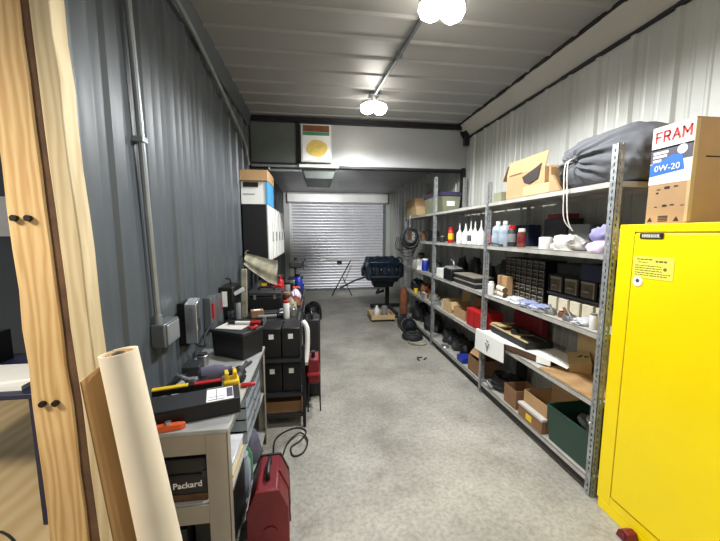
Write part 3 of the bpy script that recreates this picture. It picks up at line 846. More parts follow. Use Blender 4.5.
for k, (y, x, lab) in enumerate(((2.20, 1.76, 'dull steel ring fitting on the third shelf'), (2.09, 1.79, 'steel ring fitting beside the dull one'), (2.00, 1.75, 'steel ring fitting nearest the yellow cabinet'))):
    mb = MB().lathe([(.03, 0), (.045, 0), (.045, .025), (.038, .04), (.03, .04), (.028, .02)], (x, y, Z3), seg=18).cyl((x - .02, y - .05, Z3 + .015), (x + .03, y + .05, Z3 + .055), .01)
    solo('pipe_fitting', mb, 'steel' if k != 1 else 'rust', lab, 'fitting', 'loose fittings on the third shelf')
solo('flat_ruler', MB().obox((1.715, 2.70, Z3 + .006), (.03, .34, .008), (0, 0, .06)), 'paper', 'white strip lying on the third shelf lip', 'strip')

# ---- fourth shelf
Z4 = TOP[3]
red = thing('red_case', 'bright red case standing on the fourth shelf by the middle upright', 'case', (1.80, 3.28, Z4))
link('case_body', MB().box(1.71, 1.95, 3.10, 3.47, Z4, Z4 + .20), 'red', red, bevel=.012)
link('case_rib', MB().box(1.704, 1.712, 3.14, 3.165, Z4 + .02, Z4 + .18).box(1.704, 1.712, 3.28, 3.305, Z4 + .02, Z4 + .18).box(1.704, 1.712, 3.40, 3.425, Z4 + .02, Z4 + .18), 'red', red)
link('case_handle', MB().tube([(1.82, 3.2, Z4 + .2), (1.82, 3.22, Z4 + .235), (1.82, 3.34, Z4 + .235), (1.82, 3.36, Z4 + .2)], .009), 'darkred', red)
solo('maroon_case', MB().box(2.01, 2.09, 2.62, 3.03, Z4, Z4 + .26), 'darkred', 'maroon case at the back behind the open tool case', 'case', bevel=.01)
carton('kraft_box', 1.72, 2.0, 3.95, 4.20, Z4, .15, 'card_pale', 'open tan carton on the fourth shelf nearest the far upright', 'tan cartons on the fourth shelf', 'br')
carton('kraft_box', 1.74, 2.0, 3.56, 3.88, Z4, .12, 'card', 'low tan carton beside the red case', 'tan cartons on the fourth shelf', 'b')
solo('grey_motor', MB().cyl((1.78, 4.36, Z4 + .055), (1.90, 4.36, Z4 + .055), .055).cyl((1.74, 4.36, Z4 + .055), (1.78, 4.36, Z4 + .055), .03).box(1.78, 1.9, 4.33, 4.39, Z4, Z4 + .02), 'grey', 'grey round motor on the fourth shelf at the far upright', 'motor')
solo('navy_pouch', MB().blob((2.06, 3.75, Z4), (.10, .3, .25), 51, .15), 'navy', 'dark navy bag behind the low tan carton', 'bag', ang=70)
# white carton, collapsed along the shelf front
wc = thing('white_carton', 'opened white carton lying across the fourth shelf front with a flap hanging out', 'carton', (1.76, 2.68, Z4))
def sheet(pts, th, nrm):
    n_ = Vector(nrm) * th; k_ = len(pts)
    vs = [Vector(q_) for q_ in pts] + [Vector(q_) + n_ for q_ in pts]
    return MB().add(vs, [tuple(range(k_))[::-1], tuple(range(k_, 2 * k_))] + [(i, (i + 1) % k_, k_ + (i + 1) % k_, k_ + i) for i in range(k_)])
link('top_panel', sheet([(1.655, 3.12, .662), (1.66, 2.62, .672), (1.70, 2.50, .676), (1.775, 2.18, .682), (2.0, 2.25, .682), (2.0, 3.035, .668), (1.679, 3.035, .667), (1.679, 3.12, .663)], .004, (0, 0, 1)), 'card_white', wc)
link('front_flap', sheet([(1.650, 3.12, .455), (1.640, 2.86, .475), (1.652, 2.60, .500), (1.66, 2.62, .674), (1.655, 3.12, .664)], .004, (-1, 0, 0)), 'card_white', wc)
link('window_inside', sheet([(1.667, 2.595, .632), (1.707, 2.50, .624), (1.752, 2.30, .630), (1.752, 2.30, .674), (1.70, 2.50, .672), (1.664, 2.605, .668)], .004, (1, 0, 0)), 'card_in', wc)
link('side_wall', sheet([(1.748, 2.305, .622), (1.775, 2.18, .640), (1.775, 2.18, .684), (1.75, 2.305, .68)], .004, (-1, 0, 0)), 'card_white', wc)
link('near_flap', sheet([(1.775, 2.18, .680), (1.83, 2.08, .655), (1.93, 2.12, .668), (1.985, 2.25, .684)], .004, (0, 0, 1)), 'card_white', wc)
link('far_support', MB().box(1.72, 1.98, 3.02, 3.035, Z4 + .001, .664), 'card_white', wc)
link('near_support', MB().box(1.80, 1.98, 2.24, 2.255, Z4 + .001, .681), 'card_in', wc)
M['print_green'] = mat('print_green', (70, 120, 76), .6)
gm = MB()
for k in range(3):
    a0 = PI / 2 + k * 2 * PI / 3
    yy, zz = 2.86 + .024 * math.cos(a0), .59 + .026 * math.sin(a0)
    t_ = a0 + PI / 2; c_, s_ = math.cos(t_), math.sin(t_)
    gm.prism([(yy - c_ * .022 - s_ * .005, zz - s_ * .022 + c_ * .005), (yy - c_ * .022 + s_ * .005, zz - s_ * .022 - c_ * .005), (yy + c_ * .022 + s_ * .005, zz + s_ * .022 - c_ * .005), (yy + c_ * .022 - s_ * .005, zz + s_ * .022 + c_ * .005)], 'x', 1.6335, 1.6365)
link('print_mark', gm, 'print_green', wc)
link('print_stem', MB().box(1.6335, 1.6365, 2.855, 2.865, .515, .56), 'charcoal', wc)
fp = thing('carton_flap', 'tan cardboard flap marked 45 at the near end of the white carton', 'cardboard', (1.95, 2.14, DECK4))
link('panel', sheet([(1.86, 2.10, .672), (1.985, 2.03, .70), (2.08, 2.16, .742), (1.985, 2.27, .705)], .004, (0, 0, 1)), 'card_pale', fp)
link('front_edge', sheet([(1.86, 2.10, DECK4 + .001), (1.985, 2.03, DECK4 + .001), (1.985, 2.03, .702), (1.86, 2.10, .674)], .004, (-.5, -.85, 0)), 'card', fp)
text('ink_number', '45', .085, 'ink', fp, (1.995, 2.12, .715), (.42, -.80, .05), (.60, .62, .36), .0015)
ZK = .680
tc = thing('tool_case', 'open black tool case with tan inserts on the white carton', 'case', (1.86, 2.7, ZK))
link('case_body', MB().openbox(1.735, 1.985, 2.42, 2.98, ZK + .0005, ZK + .065, .008), 'black', tc, bevel=.004)
link('insert', MB().box(1.745, 1.975, 2.43, 2.97, ZK + .01, ZK + .045), 'toolcase_tan', tc)
link('recess', MB().prism([(1.76, 2.46), (1.96, 2.46), (1.96, 2.62), (1.85, 2.66), (1.80, 2.60), (1.76, 2.58)], 'z', ZK + .045, ZK + .048), 'ink', tc)
link('power_tool', MB().cyl((1.80, 2.70, ZK + .07), (1.90, 2.80, ZK + .07), .028).obox((1.91, 2.72, ZK + .065), (.05, .13, .035), (0, 0, .5)), 'charcoal', tc, bevel=.004)
link('insert_pad', MB().obox((1.86, 2.90, ZK + .056), (.18, .11, .02), (0, 0, .15)), 'rust', tc, bevel=.004)
link('rim', MB().box(1.73, 1.745, 2.41, 2.99, ZK + .062, ZK + .072).box(1.745, 1.99, 2.97, 2.99, ZK + .062, ZK + .072), 'toolcase_tan', tc)
solo('gold_card', MB().obox((1.80, 2.90, ZK + .083), (.12, .15, .012), (0, .1, .1)), 'toolcase_tan', 'small tan packet lying on the open tool case', 'packet')
solo('pale_board', MB().box(2.10, 2.12, 1.72, 2.30, DECK4, DECK4 + .36), 'card_pale', 'pale board standing at the back of the fourth shelf', 'board')

# ---- bottom shelf
Z5 = TOP[4]
solo('blue_box', MB().box(1.70, 1.83, 3.50, 3.66, Z5, Z5 + .07), 'blue', 'small bright blue box on the bottom shelf', 'box', bevel=.006)
carton('brown_box', 1.71, 1.93, 3.12, 3.38, Z5, .17, 'card_dark', 'brown carton with a raised pale flap on the bottom shelf', None, '')
fb = bpy.data.objects['brown_box']
link('flap', MB().obox((1.80, 3.30, Z5 + .225), (.14, .2, .006), (.1, -.85, .1)), 'card', fb)
hs = thing('coiled_hose', 'coil of black hose on the bottom shelf behind the middle upright', 'hose', (1.82, 2.88, Z5))
for k in range(4):
    pts = []
    for i in range(17):
        a_ = 2 * PI * i / 16
        pts.append((1.835 + .10 * math.cos(a_) + .008 * k, 2.87 + .12 * math.sin(a_), Z5 + .032 + .03 * k + .012 * math.sin(2 * a_ + k)))
    link('loop', MB().tube(pts, .016, 8, 3), 'rubber', hs)
link('coupling', MB().cyl((1.70, 2.86, Z5 + .03), (1.70, 2.94, Z5 + .05), .018), 'chrome', hs)
solo('black_bucket', MB().lathe([(.045, 0), (.05, .01), (.055, .24), (.052, .242), (.047, .03)], (2.06, 2.92, Z5)), 'rubber', 'black bucket behind the coiled hose', 'bucket')
carton('carton_brown', 1.71, 1.93, 2.48, 2.66, Z5, .17, 'card_dark', 'square brown carton beside the coiled hose', 'brown cartons on the bottom shelf', '')
carton('carton_brown', 1.74, 2.0, 2.14, 2.42, Z5, .22, 'card', 'open brown carton behind the pale battery box', 'brown cartons on the bottom shelf', 'b')
yb = thing('labelled_box', 'low pale box with a yellow label in front of the open brown carton', 'box', (1.72, 2.3, Z5))
link('box_body', MB().box(1.695, 1.735, 2.13, 2.42, Z5, Z5 + .10), 'card_dark', yb, bevel=.004)  # body given the darker brown for the shading on the bottom shelf
link('lid', MB().box(1.69, 1.738, 2.125, 2.425, Z5 + .10, Z5 + .118), 'rag', yb)
link('label', MB().box(1.693, 1.6955, 2.25, 2.32, Z5 + .02, Z5 + .07), 'yellow_plastic', yb)
gb = thing('green_bin', 'dark green plastic bin on the bottom shelf by the yellow cabinet', 'bin', (1.85, 1.89, Z5))
g1 = MB()
gx0, gx1, gy0, gy1, gh = 1.70, 2.06, 1.715, 2.095, .27
k_ = .9
cx, cy = (gx0 + gx1) / 2, (gy0 + gy1) / 2
def ring(s, z): return [(cx + (x - cx) * s, cy + (y - cy) * s, z) for x, y in ((gx0, gy0), (gx1, gy0), (gx1, gy1), (gx0, gy1))]
rings = [ring(.9, Z5), ring(1, Z5 + gh), ring(.97, Z5 + gh), ring(.87, Z5 + .01)]
vs = [q_ for r_ in rings for q_ in r_]
fs = [(4 * i + j, 4 * i + (j + 1) % 4, 4 * i + 4 + (j + 1) % 4, 4 * i + 4 + j) for i in range(3) for j in range(4)] + [(3, 2, 1, 0), (12, 13, 14, 15)]
link('bin_body', g1.add(vs, fs), 'green', gb, bevel=.006)
link('rim', MB().box(gx0 - .004, gx0 + .006, gy0, gy1, Z5 + gh - .012, Z5 + gh + .004).box(gx0, gx1, gy1 - .006, gy1 + .004, Z5 + gh - .012, Z5 + gh + .004).box(gx0, gx1, gy0 - .004, gy0 + .006, Z5 + gh - .012, Z5 + gh + .004), 'green', gb)
solo('steel_pipe_elbow', MB().tube([(1.80, 1.81, Z5 + .02), (1.80, 1.81, Z5 + .24), (1.82, 1.84, Z5 + .29), (1.90, 1.87, Z5 + .26)], .026, 12), 'chrome', 'shiny curved pipe inside the green bin', 'pipe')
solo('grey_ring', MB().lathe([(.04, 0), (.055, 0), (.055, .03), (.04, .03)], (1.86, 1.92, Z5 + .21), (.3, -.4, .8)).cyl((1.86, 1.92, Z5 + .015), (1.86, 1.92, Z5 + .22), .02), 'grey', 'grey ring part in the green bin', 'part')
solo('bin_contents_block', MB().obox((1.88, 1.99, Z5 + .12), (.16, .09, .20), (0, 0, .1)), 'black', 'black block in the back of the green bin', 'part')
for k, (y, s, m_, lab) in enumerate(((4.25, .28, 'charcoal', 'charcoal parts on the bottom shelf near the far upright'), (3.98, .22, 'rubber', 'black lump on the bottom shelf left of the blue box'), (3.73, .17, 'black', 'black lump right behind the blue box'))):
    solo('scrap_heap', MB().blob((1.90, y, Z5), (.24, s, .19), 60 + k, .4), m_, lab, 'parts', 'dark scrap on the bottom shelf', ang=60)
solo('steel_dish', MB().lathe([(.0, .012), (.05, .012), (.06, 0), (.062, .004), (.05, .02), (.0, .03)], (1.73, 4.1, Z5)), 'steel', 'small shiny lid lying on the bottom shelf', 'lid')

# ------------------------------------------------------------------ steel bench on the left
BX0, BX1, BY0, BY1, BZ = -0.845, -0.405, 1.437, 2.52, 0.785
b = thing('steel_workbench', 'tan grey open steel workbench along the blue-grey wall', 'workbench', ((BX0 + BX1) / 2, (BY0 + BY1) / 2, 0))
link('worktop', MB().box(BX0, BX1 + .006, BY0 - .004, BY1, BZ - .02, BZ), 'benchtop', b, bevel=.003)
def stile(x0, x1, y0, y1): return MB().box(x0, x1, y0, y1, 0, BZ - .02)
link('leg', MB().box(BX1 - .095, BX1, BY0, BY0 + .006, 0, BZ - .02).box(BX1 - .006, BX1, BY0, BY0 + .05, 0, BZ - .02), 'bench', b, bevel=.002)
link('leg', MB().box(BX0, BX0 + .10, BY0, BY0 + .006, 0, BZ - .02), 'bench', b)
link('leg', MB().box(BX1 - .06, BX1, BY1 - .006, BY1, 0, BZ - .02).box(BX1 - .006, BX1, BY1 - .05, BY1, 0, BZ - .02), 'bench', b, bevel=.002)
link('leg', MB().box(BX0, BX0 + .06, BY1 - .006, BY1, 0, BZ - .02), 'bench', b)
link('front_rail', MB().box(BX0 + .10, BX1 - .095, BY0, BY0 + .006, BZ - .115, BZ - .02), 'bench', b)
link('front_rail', MB().box(BX0 + .10, BX1 - .095, BY0, BY0 + .006, .33, .42), 'bench', b)
link('side_rail', MB().box(BX1 - .006, BX1 + .001, BY0 + .05, BY1 - .05, BZ - .05, BZ - .02), 'chrome', b)
link('lower_shelf', MB().box(BX0 + .005, BX1 - .008, BY0 + .008, BY1 - .008, .415, .428), 'benchtop', b)
link('lower_shelf', MB().box(BX0 + .005, BX1 - .008, BY0 + .008, BY1 - .008, .085, .10), 'benchtop', b)
ZS, ZL = .4295, .1015
hc = thing('tool_set_case', 'black hard case with white lettering in the bench opening', 'case', (-.665, 1.56, ZS + .04))
link('case_body', MB().box(-.83, -.50, 1.455, 1.72, ZS + .035, ZS + .135), 'black', hc, bevel=.012)
link('case_lid', MB().box(-.83, -.50, 1.45, 1.72, ZS + .138, ZS + .215), 'black', hc, bevel=.014)
text('lettering', 'Packard', .040, 'paper', hc, (-.592, 1.4535, ZS + .085), (1, 0, .05), (0, 0, 1), .0006)
link('case_latch', MB().box(-.525, -.508, 1.445, 1.455, ZS + .125, ZS + .155), 'charcoal', hc)
solo('wood_offcut', MB().box(-.80, -.51, 1.46, 1.75, ZS, ZS + .034), 'bark', 'brown board under the lettered black case', 'board')
solo('grey_carton', MB().box(-.80, -.62, 1.48, 1.85, ZL, ZL + .17), 'charcoal', 'dark carton on the lowest bench shelf', 'box')
# things seen through the open side of the bench
for k in range(2):
    t = thing('parts_tin', ('lower yellowish' if k == 0 else 'upper pale') + ' flat tin just inside the bench side', 'tin', (-.46, 1.64, ZS + k * .06), 'flat tins in the bench')
    link('tin_body', MB().box(-.485, -.415, 1.53, 1.76, ZS + k * .062, ZS + .048 + k * .062), 'roll' if k == 0 else 'white', t, bevel=.008)
    link('lid', MB().box(-.489, -.411, 1.525, 1.765, ZS + .042 + k * .062, ZS + .06 + k * .062), 'toolcase_tan' if k == 0 else 'bag', t, bevel=.006)
for k in range(4):
    for r_ in range(2):
        nm = ('near', 'far')[r_]; lv = ('bottom', 'second', 'third', 'top')[k]
        y = 1.86 + r_ * .24; z = ZS + k * .073
        t = thing('clear_parts_tray', f'{lv} cloudy plastic tray of the {nm} stack under the bench top', 'tray', (-.48, y + .1, z), 'cloudy trays under the bench top')
        link('tray_body', MB().openbox(-.58, -.412, y, y + .215, z + .001, z + .062, .004), 'clear', t)
        link('contents', MB().blob((-.50, y + .1, z + .006), (.13, .17, .05), k + r_ * 5, .4, 3), 'steel' if (k + r_) % 2 else 'black', t)
        link('tray_rim', MB().box(-.412, -.406, y, y + .215, z + .055, z + .070), 'chrome', t)
solo('black_battery', MB().box(-.60, -.42, 1.52, 1.80, ZL, ZL + .28), 'black', 'black box on the lowest bench shelf near the open side', 'box', bevel=.006)
gbt = thing('green_bottle', 'green bottle on the lowest bench shelf', 'bottle', (-.44, 1.98, ZL))
link('bottle_body', MB().lathe([(.033, 0), (.038, .01), (.038, .17), (.016, .22), (.015, .25)], (-.45, 1.98, ZL)), 'bottle_green', gbt)
link('cap', MB().cyl((-.45, 1.98, ZL + .25), (-.45, 1.98, ZL + .275), .017), 'white', gbt)
solo('clear_jar', MB().lathe([(.05, 0), (.055, .01), (.055, .2), (.045, .22), (.045, .25)], (-.46, 1.875, ZL)), 'clear', 'cloudy jar beside the green bottle', 'jar')
solo('slate_bag', MB().blob((-.48, 2.2, ZL), (.16, .22, .2), 77, .35), 'rag_dark', 'slate cloth bundle on the lowest bench shelf', 'cloth', ang=70)
solo('red_rag', MB().blob((-.375, 2.03, 0), (.07, .14, .06), 78, .4, 3), 'darkred', 'small red rag on the floor under the bench edge', 'rag', ang=70)

# on the bench top
def place(o, x, y, z, rz=0):
    o.location = (x, y, z); o.rotation_euler.z = rz
    return o
pk = thing('long_black_box', 'long black box with a white label on the front of the bench', 'box')
link('box_body', MB().box(-.20, .19, -.075, .075, 0, .072), 'black', pk, bevel=.006)
link('lid', MB().box(-.20, .19, -.078, .078, .072, .08), 'charcoal', pk, bevel=.003)
lab_ = link('label', MB().box(.04, .16, -.072, .06, .08, .0812), 'paper', pk)
link('label_print', MB().box(.13, .158, -.05, .05, .0812, .0818).box(.05, .12, -.06, -.055, .0812, .0818).box(.05, .12, -.03, -.027, .0812, .0818).box(.083, .086, -.06, .05, .0812, .0818), 'rag_dark', pk)
place(pk, -.575, 1.585, BZ, .27)
orc = thing('orange_clamp', 'orange handled clamp lying at the front edge of the bench', 'clamp')
link('jaw', MB().prism([(-.06, 0), (.05, -.012), (.07, .0), (.05, .012), (-.02, .022), (-.06, .02)], 'z', 0, .03), 'orange', orc, bevel=.004)
link('grip', MB().tube([(-.05, .01, .015), (-.10, .02, .018), (-.15, .01, .015)], .013), 'red', orc)
link('spring', MB().cyl((0, .005, .03), (0, .005, .042), .012), 'chrome', orc)
place(orc, -.655, 1.449, BZ, .27)
lv = thing('spirit_level', 'thin black and yellow bar with a red end along the bench', 'level')
link('bar', MB().box(-.22, .10, -.014, .014, 0, .035), 'black', lv, bevel=.003)
link('yellow_band', MB().box(-.22, -.06, -.0145, .0145, .030, .0365), 'yellow_plastic', lv)
link('red_band', MB().box(-.03, .095, -.0145, .0145, .030, .0365), 'red', lv)
place(lv, -.60, 1.715, BZ + .062, .25)
yc = thing('yellow_connector', 'bright yellow connector block on the bench', 'connector')
link('block_body', MB().box(-.03, .03, -.03, .03, 0, .045), 'yellow_plastic', yc, bevel=.006)
link('prong', MB().box(-.022, -.008, -.02, .02, .045, .065).box(.008, .022, -.02, .02, .045, .065), 'yellow_plastic', yc, bevel=.002)
place(yc, -.465, 1.765, BZ, .3); yc.scale = (1.4, 1.4, 2.0)
drl = thing('impact_wrench', 'black power tool with a slate shroud on the bench by the wall', 'power tool')
link('motor_housing', MB().lathe([(.03, -.10), (.05, -.08), (.052, .03), (.04, .08), (.022, .11), (.02, .15)], (0, 0, .052), (1, .2, 0)), 'rag_dark', drl)
link('chuck', MB().lathe([(.012, .15), (.02, .152), (.02, .185), (.01, .19)], (0, 0, .052), (1, .2, 0)), 'steel', drl)
link('grip', MB().obox((-.05, -.09, .03), (.05, .15, .05), (0, 0, .3)), 'black', drl, bevel=.012)
link('battery_pack', MB().obox((-.075, -.165, .032), (.10, .07, .06), (0, 0, .3)), 'black', drl, bevel=.008)
place(drl, -.625, 1.97, BZ, .2); drl.scale = (.75, .75, .8)
solo('black_pouch', MB().blob((-.47, 1.93, BZ), (.09, .14, .08), 31, .35), 'rubber', 'black pouch beside the power tool on the bench', 'pouch', ang=60)
solo('tangled_lead', MB().tube([(-.78, 1.60, BZ + .012), (-.80, 1.75, BZ + .05), (-.74, 1.82, BZ + .09), (-.78, 1.92, BZ + .05), (-.70, 1.84, BZ + .012), (-.76, 1.72, BZ + .02), (-.80, 1.9, BZ + .03), (-.78, 2.05, BZ + .012)], .009, 8), 'rubber', 'black tangled lead against the wall on the bench', 'cable')
solo('work_gloves', MB().blob((-.68, 1.795, BZ), (.10, .08, .07), 33, .5, 3), 'rubber', 'black work gloves behind the thin bar on the bench', 'gloves', ang=60)
solo('dark_pliers', MB().tube([(-.50, 2.03, BZ + .012), (-.47, 2.10, BZ + .014), (-.44, 2.18, BZ + .012)], .011).tube([(-.47, 2.03, BZ + .012), (-.465, 2.10, BZ + .014), (-.47, 2.18, BZ + .012)], .011), 'charcoal', 'dark pliers near the aisle edge of the bench top', 'pliers')
solo('steel_socket', MB().tube([(-.77, 1.83, BZ + .10), (-.70, 1.79, BZ + .09), (-.66, 1.80, BZ + .085)], .01), 'chrome', 'bright steel bar across the tangled lead', 'bar')
bx = thing('battery_box', 'black square battery box with a grey lid on the bench', 'box')
link('box_body', MB().obox((0, 0, .085), (.285, .215, .17), (0, 0, 0), .95), 'black', bx, bevel=.008)
link('lid', MB().box(-.148, .148, -.112, .112, .17, .195), 'charcoal', bx, bevel=.006)
place(bx, -.565, 2.385, BZ, -.52)
solo('paper_sheet', MB().obox((-.60, 2.41, BZ + .198), (.2, .15, .003), (0, 0, -.3)), 'rag', 'grey sheet on the battery box lid', 'paper')
hd = thing('hand_torch', 'white and red hand tool lying on the battery box', 'tool')
link('shaft', MB().cyl((-.06, 0, .014), (.05, 0, .014), .012), 'white', hd)
link('grip', MB().cyl((.05, 0, .014), (.12, .01, .014), .014), 'red', hd)
link('head', MB().cyl((-.11, 0, .014), (-.06, 0, .014), .014), 'black', hd)
place(hd, -.535, 2.445, BZ + .198, -.15)
solo('red_clamp', MB().tube([(-.44, 2.36, BZ + .21), (-.42, 2.33, BZ + .215), (-.45, 2.30, BZ + .21), (-.48, 2.33, BZ + .21)], .009), 'red', 'small red clamp at the corner of the battery box lid', 'clamp')

# wall: conduit, boxes, outlets
cd = thing('wall_conduit', 'grey vertical conduit running down the blue-grey wall', 'conduit', (XL, 1.80, 1.2))
link('pipe', MB().tube([(XL + .03, 1.755, 3.05), (XL + .03, 1.80, 2.2), (XL + .03, 1.845, 1.17)], .0165, 10), 'conduit', cd)
link('strap', MB().box(XL, XL + .05, 1.775, 1.83, 2.10, 2.125), 'conduit', cd)
jb = link('junction_box', MB().box(XL + .002, XL + .075, 1.81, 2.00, 1.04, 1.17), 'boxgrey', cd, bevel=.008)
link('cover_plate', MB().box(XL + .075, XL + .083, 1.83, 1.98, 1.05, 1.16), 'conduit', jb, bevel=.003)
link('coupling', MB().cyl((XL + .03, 1.845, 1.17), (XL + .03, 1.842, 1.215), .022), 'conduit', cd)
ob = thing('outlet_cover', 'open pale metal outlet cover beside the conduit box', 'outlet', (XL, 2.2, .95))
link('back_box', MB().box(XL + .002, XL + .06, 2.16, 2.34, .93, 1.21), 'black', ob, bevel=.004)
link('cover', MB().prism([(2.12, .96), (2.135, .96), (2.135, 1.20), (2.20, 1.225), (2.20, 1.24), (2.12, 1.21)], 'x', XL + .06, XL + .13), 'chrome', ob, bevel=.003)
link('plug', MB().box(XL + .06, XL + .09, 2.22, 2.30, 1.0, 1.08), 'charcoal', ob)
ob2 = thing('outlet_box', 'small outlet box with a red switch on the wall over the battery box', 'outlet', (XL, 2.72, .95))
link('back_box', MB().box(XL + .002, XL + .055, 2.64, 2.80, .90, 1.15), 'boxgrey', ob2, bevel=.004)
link('switch', MB().box(XL + .055, XL + .066, 2.67, 2.70, .98, 1.10), 'red', ob2)
link('door_flap', MB().box(XL + .055, XL + .10, 2.80, 2.808, .92, 1.16), 'chrome', ob2)
ch = thing('wall_charger', 'black wall mounted charger with a white label', 'charger', (XL, 3.2, .95))
link('housing', MB().box(XL + .002, XL + .13, 3.05, 3.35, .95, 1.17), 'black', ch, bevel=.012)
link('label', MB().box(XL + .03, XL + .075, 3.0475, 3.05, .99, 1.13), 'paper', ch)
link('hook', MB().tube([(XL + .07, 3.2, 1.17), (XL + .07, 3.2, 1.22), (XL + .03, 3.2, 1.23)], .008), 'black', ch)
link('clip', MB().obox((XL + .17, 3.1, 1.12), (.10, .03, .035), (0, -.5, .2)), 'bag', ch, bevel=.004)
solo('wall_cable', MB().tube([(XL + .05, 2.25, .93), (XL + .09, 2.35, .86), (XL + .05, 2.5, .9), (XL + .06, 2.66, .94)], .008), 'rubber', 'black lead between the two wall outlets', 'cable')
solo('corner_pipe', MB().tube([(XL + .045, 1.4, 3.09), (XL + .045, 2.6, 3.07), (XL + .05, 4.1, 2.78), (XL + .05, 4.35, 2.62), (XL + .05, 4.42, 2.52)], .018, 10), 'conduit', 'grey pipe running along the top of the blue-grey wall', 'pipe')

# ------------------------------------------------------------------ red case and cable on the floor
rc = thing('red_tool_case', 'dark red metal case with a black handle on the floor by the bench', 'case')
poly = [(-.105, 0), (.105, 0), (.10, .24), (.055, .345), (-.055, .345), (-.10, .24)]
link('case_body', MB().prism(poly, 'y', -.14, .14), 'darkred', rc, bevel=.012)
link('ridge', MB().prism([(.10, .03), (.112, .03), (.107, .24), (.06, .352), (.05, .35), (.098, .24)], 'y', -.012, .012), 'darkred', rc, bevel=.004)
link('edge_band', MB().prism([(-.108, 0), (.108, 0), (.104, .243), (.058, .35), (-.058, .35), (-.104, .243)], 'y', -.15, -.135), 'darkred', rc, bevel=.004)
link('edge_band', MB().prism([(-.108, 0), (.108, 0), (.104, .243), (.058, .35), (-.058, .35), (-.104, .243)], 'y', .135, .15), 'black', rc, bevel=.004)
link('handle', MB().tube([(0, -.06, .345), (0, -.055, .385), (0, .055, .385), (0, .06, .345)], .011, 8), 'black', rc)
link('badge', MB().cyl((0.01, -.15, .12), (0.01, -.156, .12), .035), 'darkred', rc)
place(rc, -.272, 1.715, 0, .06)
solo('extension_lead', MB().tube([(-.33, 2.30, .007), (-.345, 2.5, .007), (-.28, 2.61, .007), (-.17, 2.655, .007), (-.10, 2.59, .007), (-.14, 2.48, .007), (-.21, 2.40, .007), (-.185, 2.30, .007), (-.115, 2.33, .007), (-.085, 2.46, .015), (-.15, 2.56, .02), (-.24, 2.45, .014), (-.27, 2.28, .007), (-.31, 2.18, .007)], .0065, 8), 'rubber', 'black looped lead on the concrete behind the red case', 'cable')

# ------------------------------------------------------------------ rack of black boxes beyond the bench
rk = thing('steel_rack', 'steel legged rack holding black boxes past the end of the bench', 'rack', (-.30, 2.9, 0))
RX0, RX1, RY0, RY1 = -.475, -.115, 2.68, 3.02
for x, y in ((RX0, RY0), (RX1, RY0), (RX0, RY1), (RX1, RY1)):
    link('leg', MB().box(x - .013, x + .013, y - .013, y + .013, 0, .72 if y == RY0 else .9), 'galv' if x == RX0 else 'black_steel', rk)
for z in (.11, .294, .594):
    link('rack_shelf', MB().box(RX0, RX1, RY0, RY1, z, z + .015).box(RX0, RX1, RY0 - .008, RY0 + .008, z - .012, z + .015), 'charcoal', rk)
proto = None
for r_, z in enumerate((.31, .61)):
    for k in range(2):
        x = -.374 + k * .158
        lab = ('left' if k == 0 else 'right') + ' black box with a white label on the ' + ('lower' if r_ == 0 else 'upper') + ' rack shelf'
        lab = lab.replace('left', 'wall-side').replace('right', 'aisle-side')
        if proto is None:
            proto = thing('black_case', lab, 'box', (0, 0, 0), 'black boxes on the steel rack')
            link('case_body', MB().box(-.077, .077, 0, .26, 0, .255), 'black', proto, bevel=.008)
            link('case_rib', MB().box(-.074, .074, -.006, 0, .215, .235), 'black', proto)
            link('label', MB().box(-.022, .018, -.004, 0, .165, .207), 'paper', proto)
            proto.location = (x, 2.70, z + .003)
        else:
            dup(proto, (x, 2.70, z + .003), 0, lab)
solo('cardboard_tray', MB().openbox(-.455, -.135, 2.70, 2.95, .127, .225, .006).box(-.44, -.15, 2.71, 2.94, .14, .2), 'card_dark', 'brown cardboard tray on the bottom rack shelf', 'tray')
ws = thing('white_hose', 'white curved hose hanging on the aisle side of the rack', 'hose', (-.07, 2.8, .5))
link('hose_body', MB().tube([(-.12, 2.86, .88), (-.085, 2.83, .82), (-.085, 2.80, .65), (-.10, 2.76, .54)], .022, 10), 'white', ws)
link('end_cap', MB().cyl((-.10, 2.76, .545), (-.102, 2.755, .52), .024), 'grey', ws)
fu = thing('red_can', 'red can on a thin wire stand beside the rack', 'can', (-.03, 2.98, .0))
link('can_body', MB().prism([(2.90, .27), (3.12, .27), (3.12, .47), (3.06, .53), (2.98, .55), (2.90, .50)], 'x', -.09, .02), 'darkred', fu, bevel=.015)
link('can_band', MB().prism([(2.89, .35), (3.13, .35), (3.13, .38), (2.89, .38)], 'x', -.093, .023), 'red', fu, bevel=.004)
link('spout', MB().cyl((-.035, 2.94, .52), (-.035, 2.92, .58), .018), 'black', fu)
for x, y in ((-.085, 2.91), (.015, 2.91), (-.085, 3.11), (.015, 3.11)):
    link('leg', MB().tube([(x, y, .275), (x + (.01 if x > -.03 else -.005), y, 0)], .007, 6, 1), 'black_steel', fu)
bs = thing('black_tool_bag', 'black upright tool bag behind the red can', 'bag', (-.05, 3.22, 0))
link('bag_body', MB().obox((-.04, 3.30, .41), (.15, .24, .80), (0, 0, 0), .95), 'rubber', bs, bevel=.02)
link('strap', MB().tube([(-.04, 3.2, .80), (-.05, 3.22, .87), (-.05, 3.36, .87), (-.04, 3.4, .80)], .012), 'black', bs)

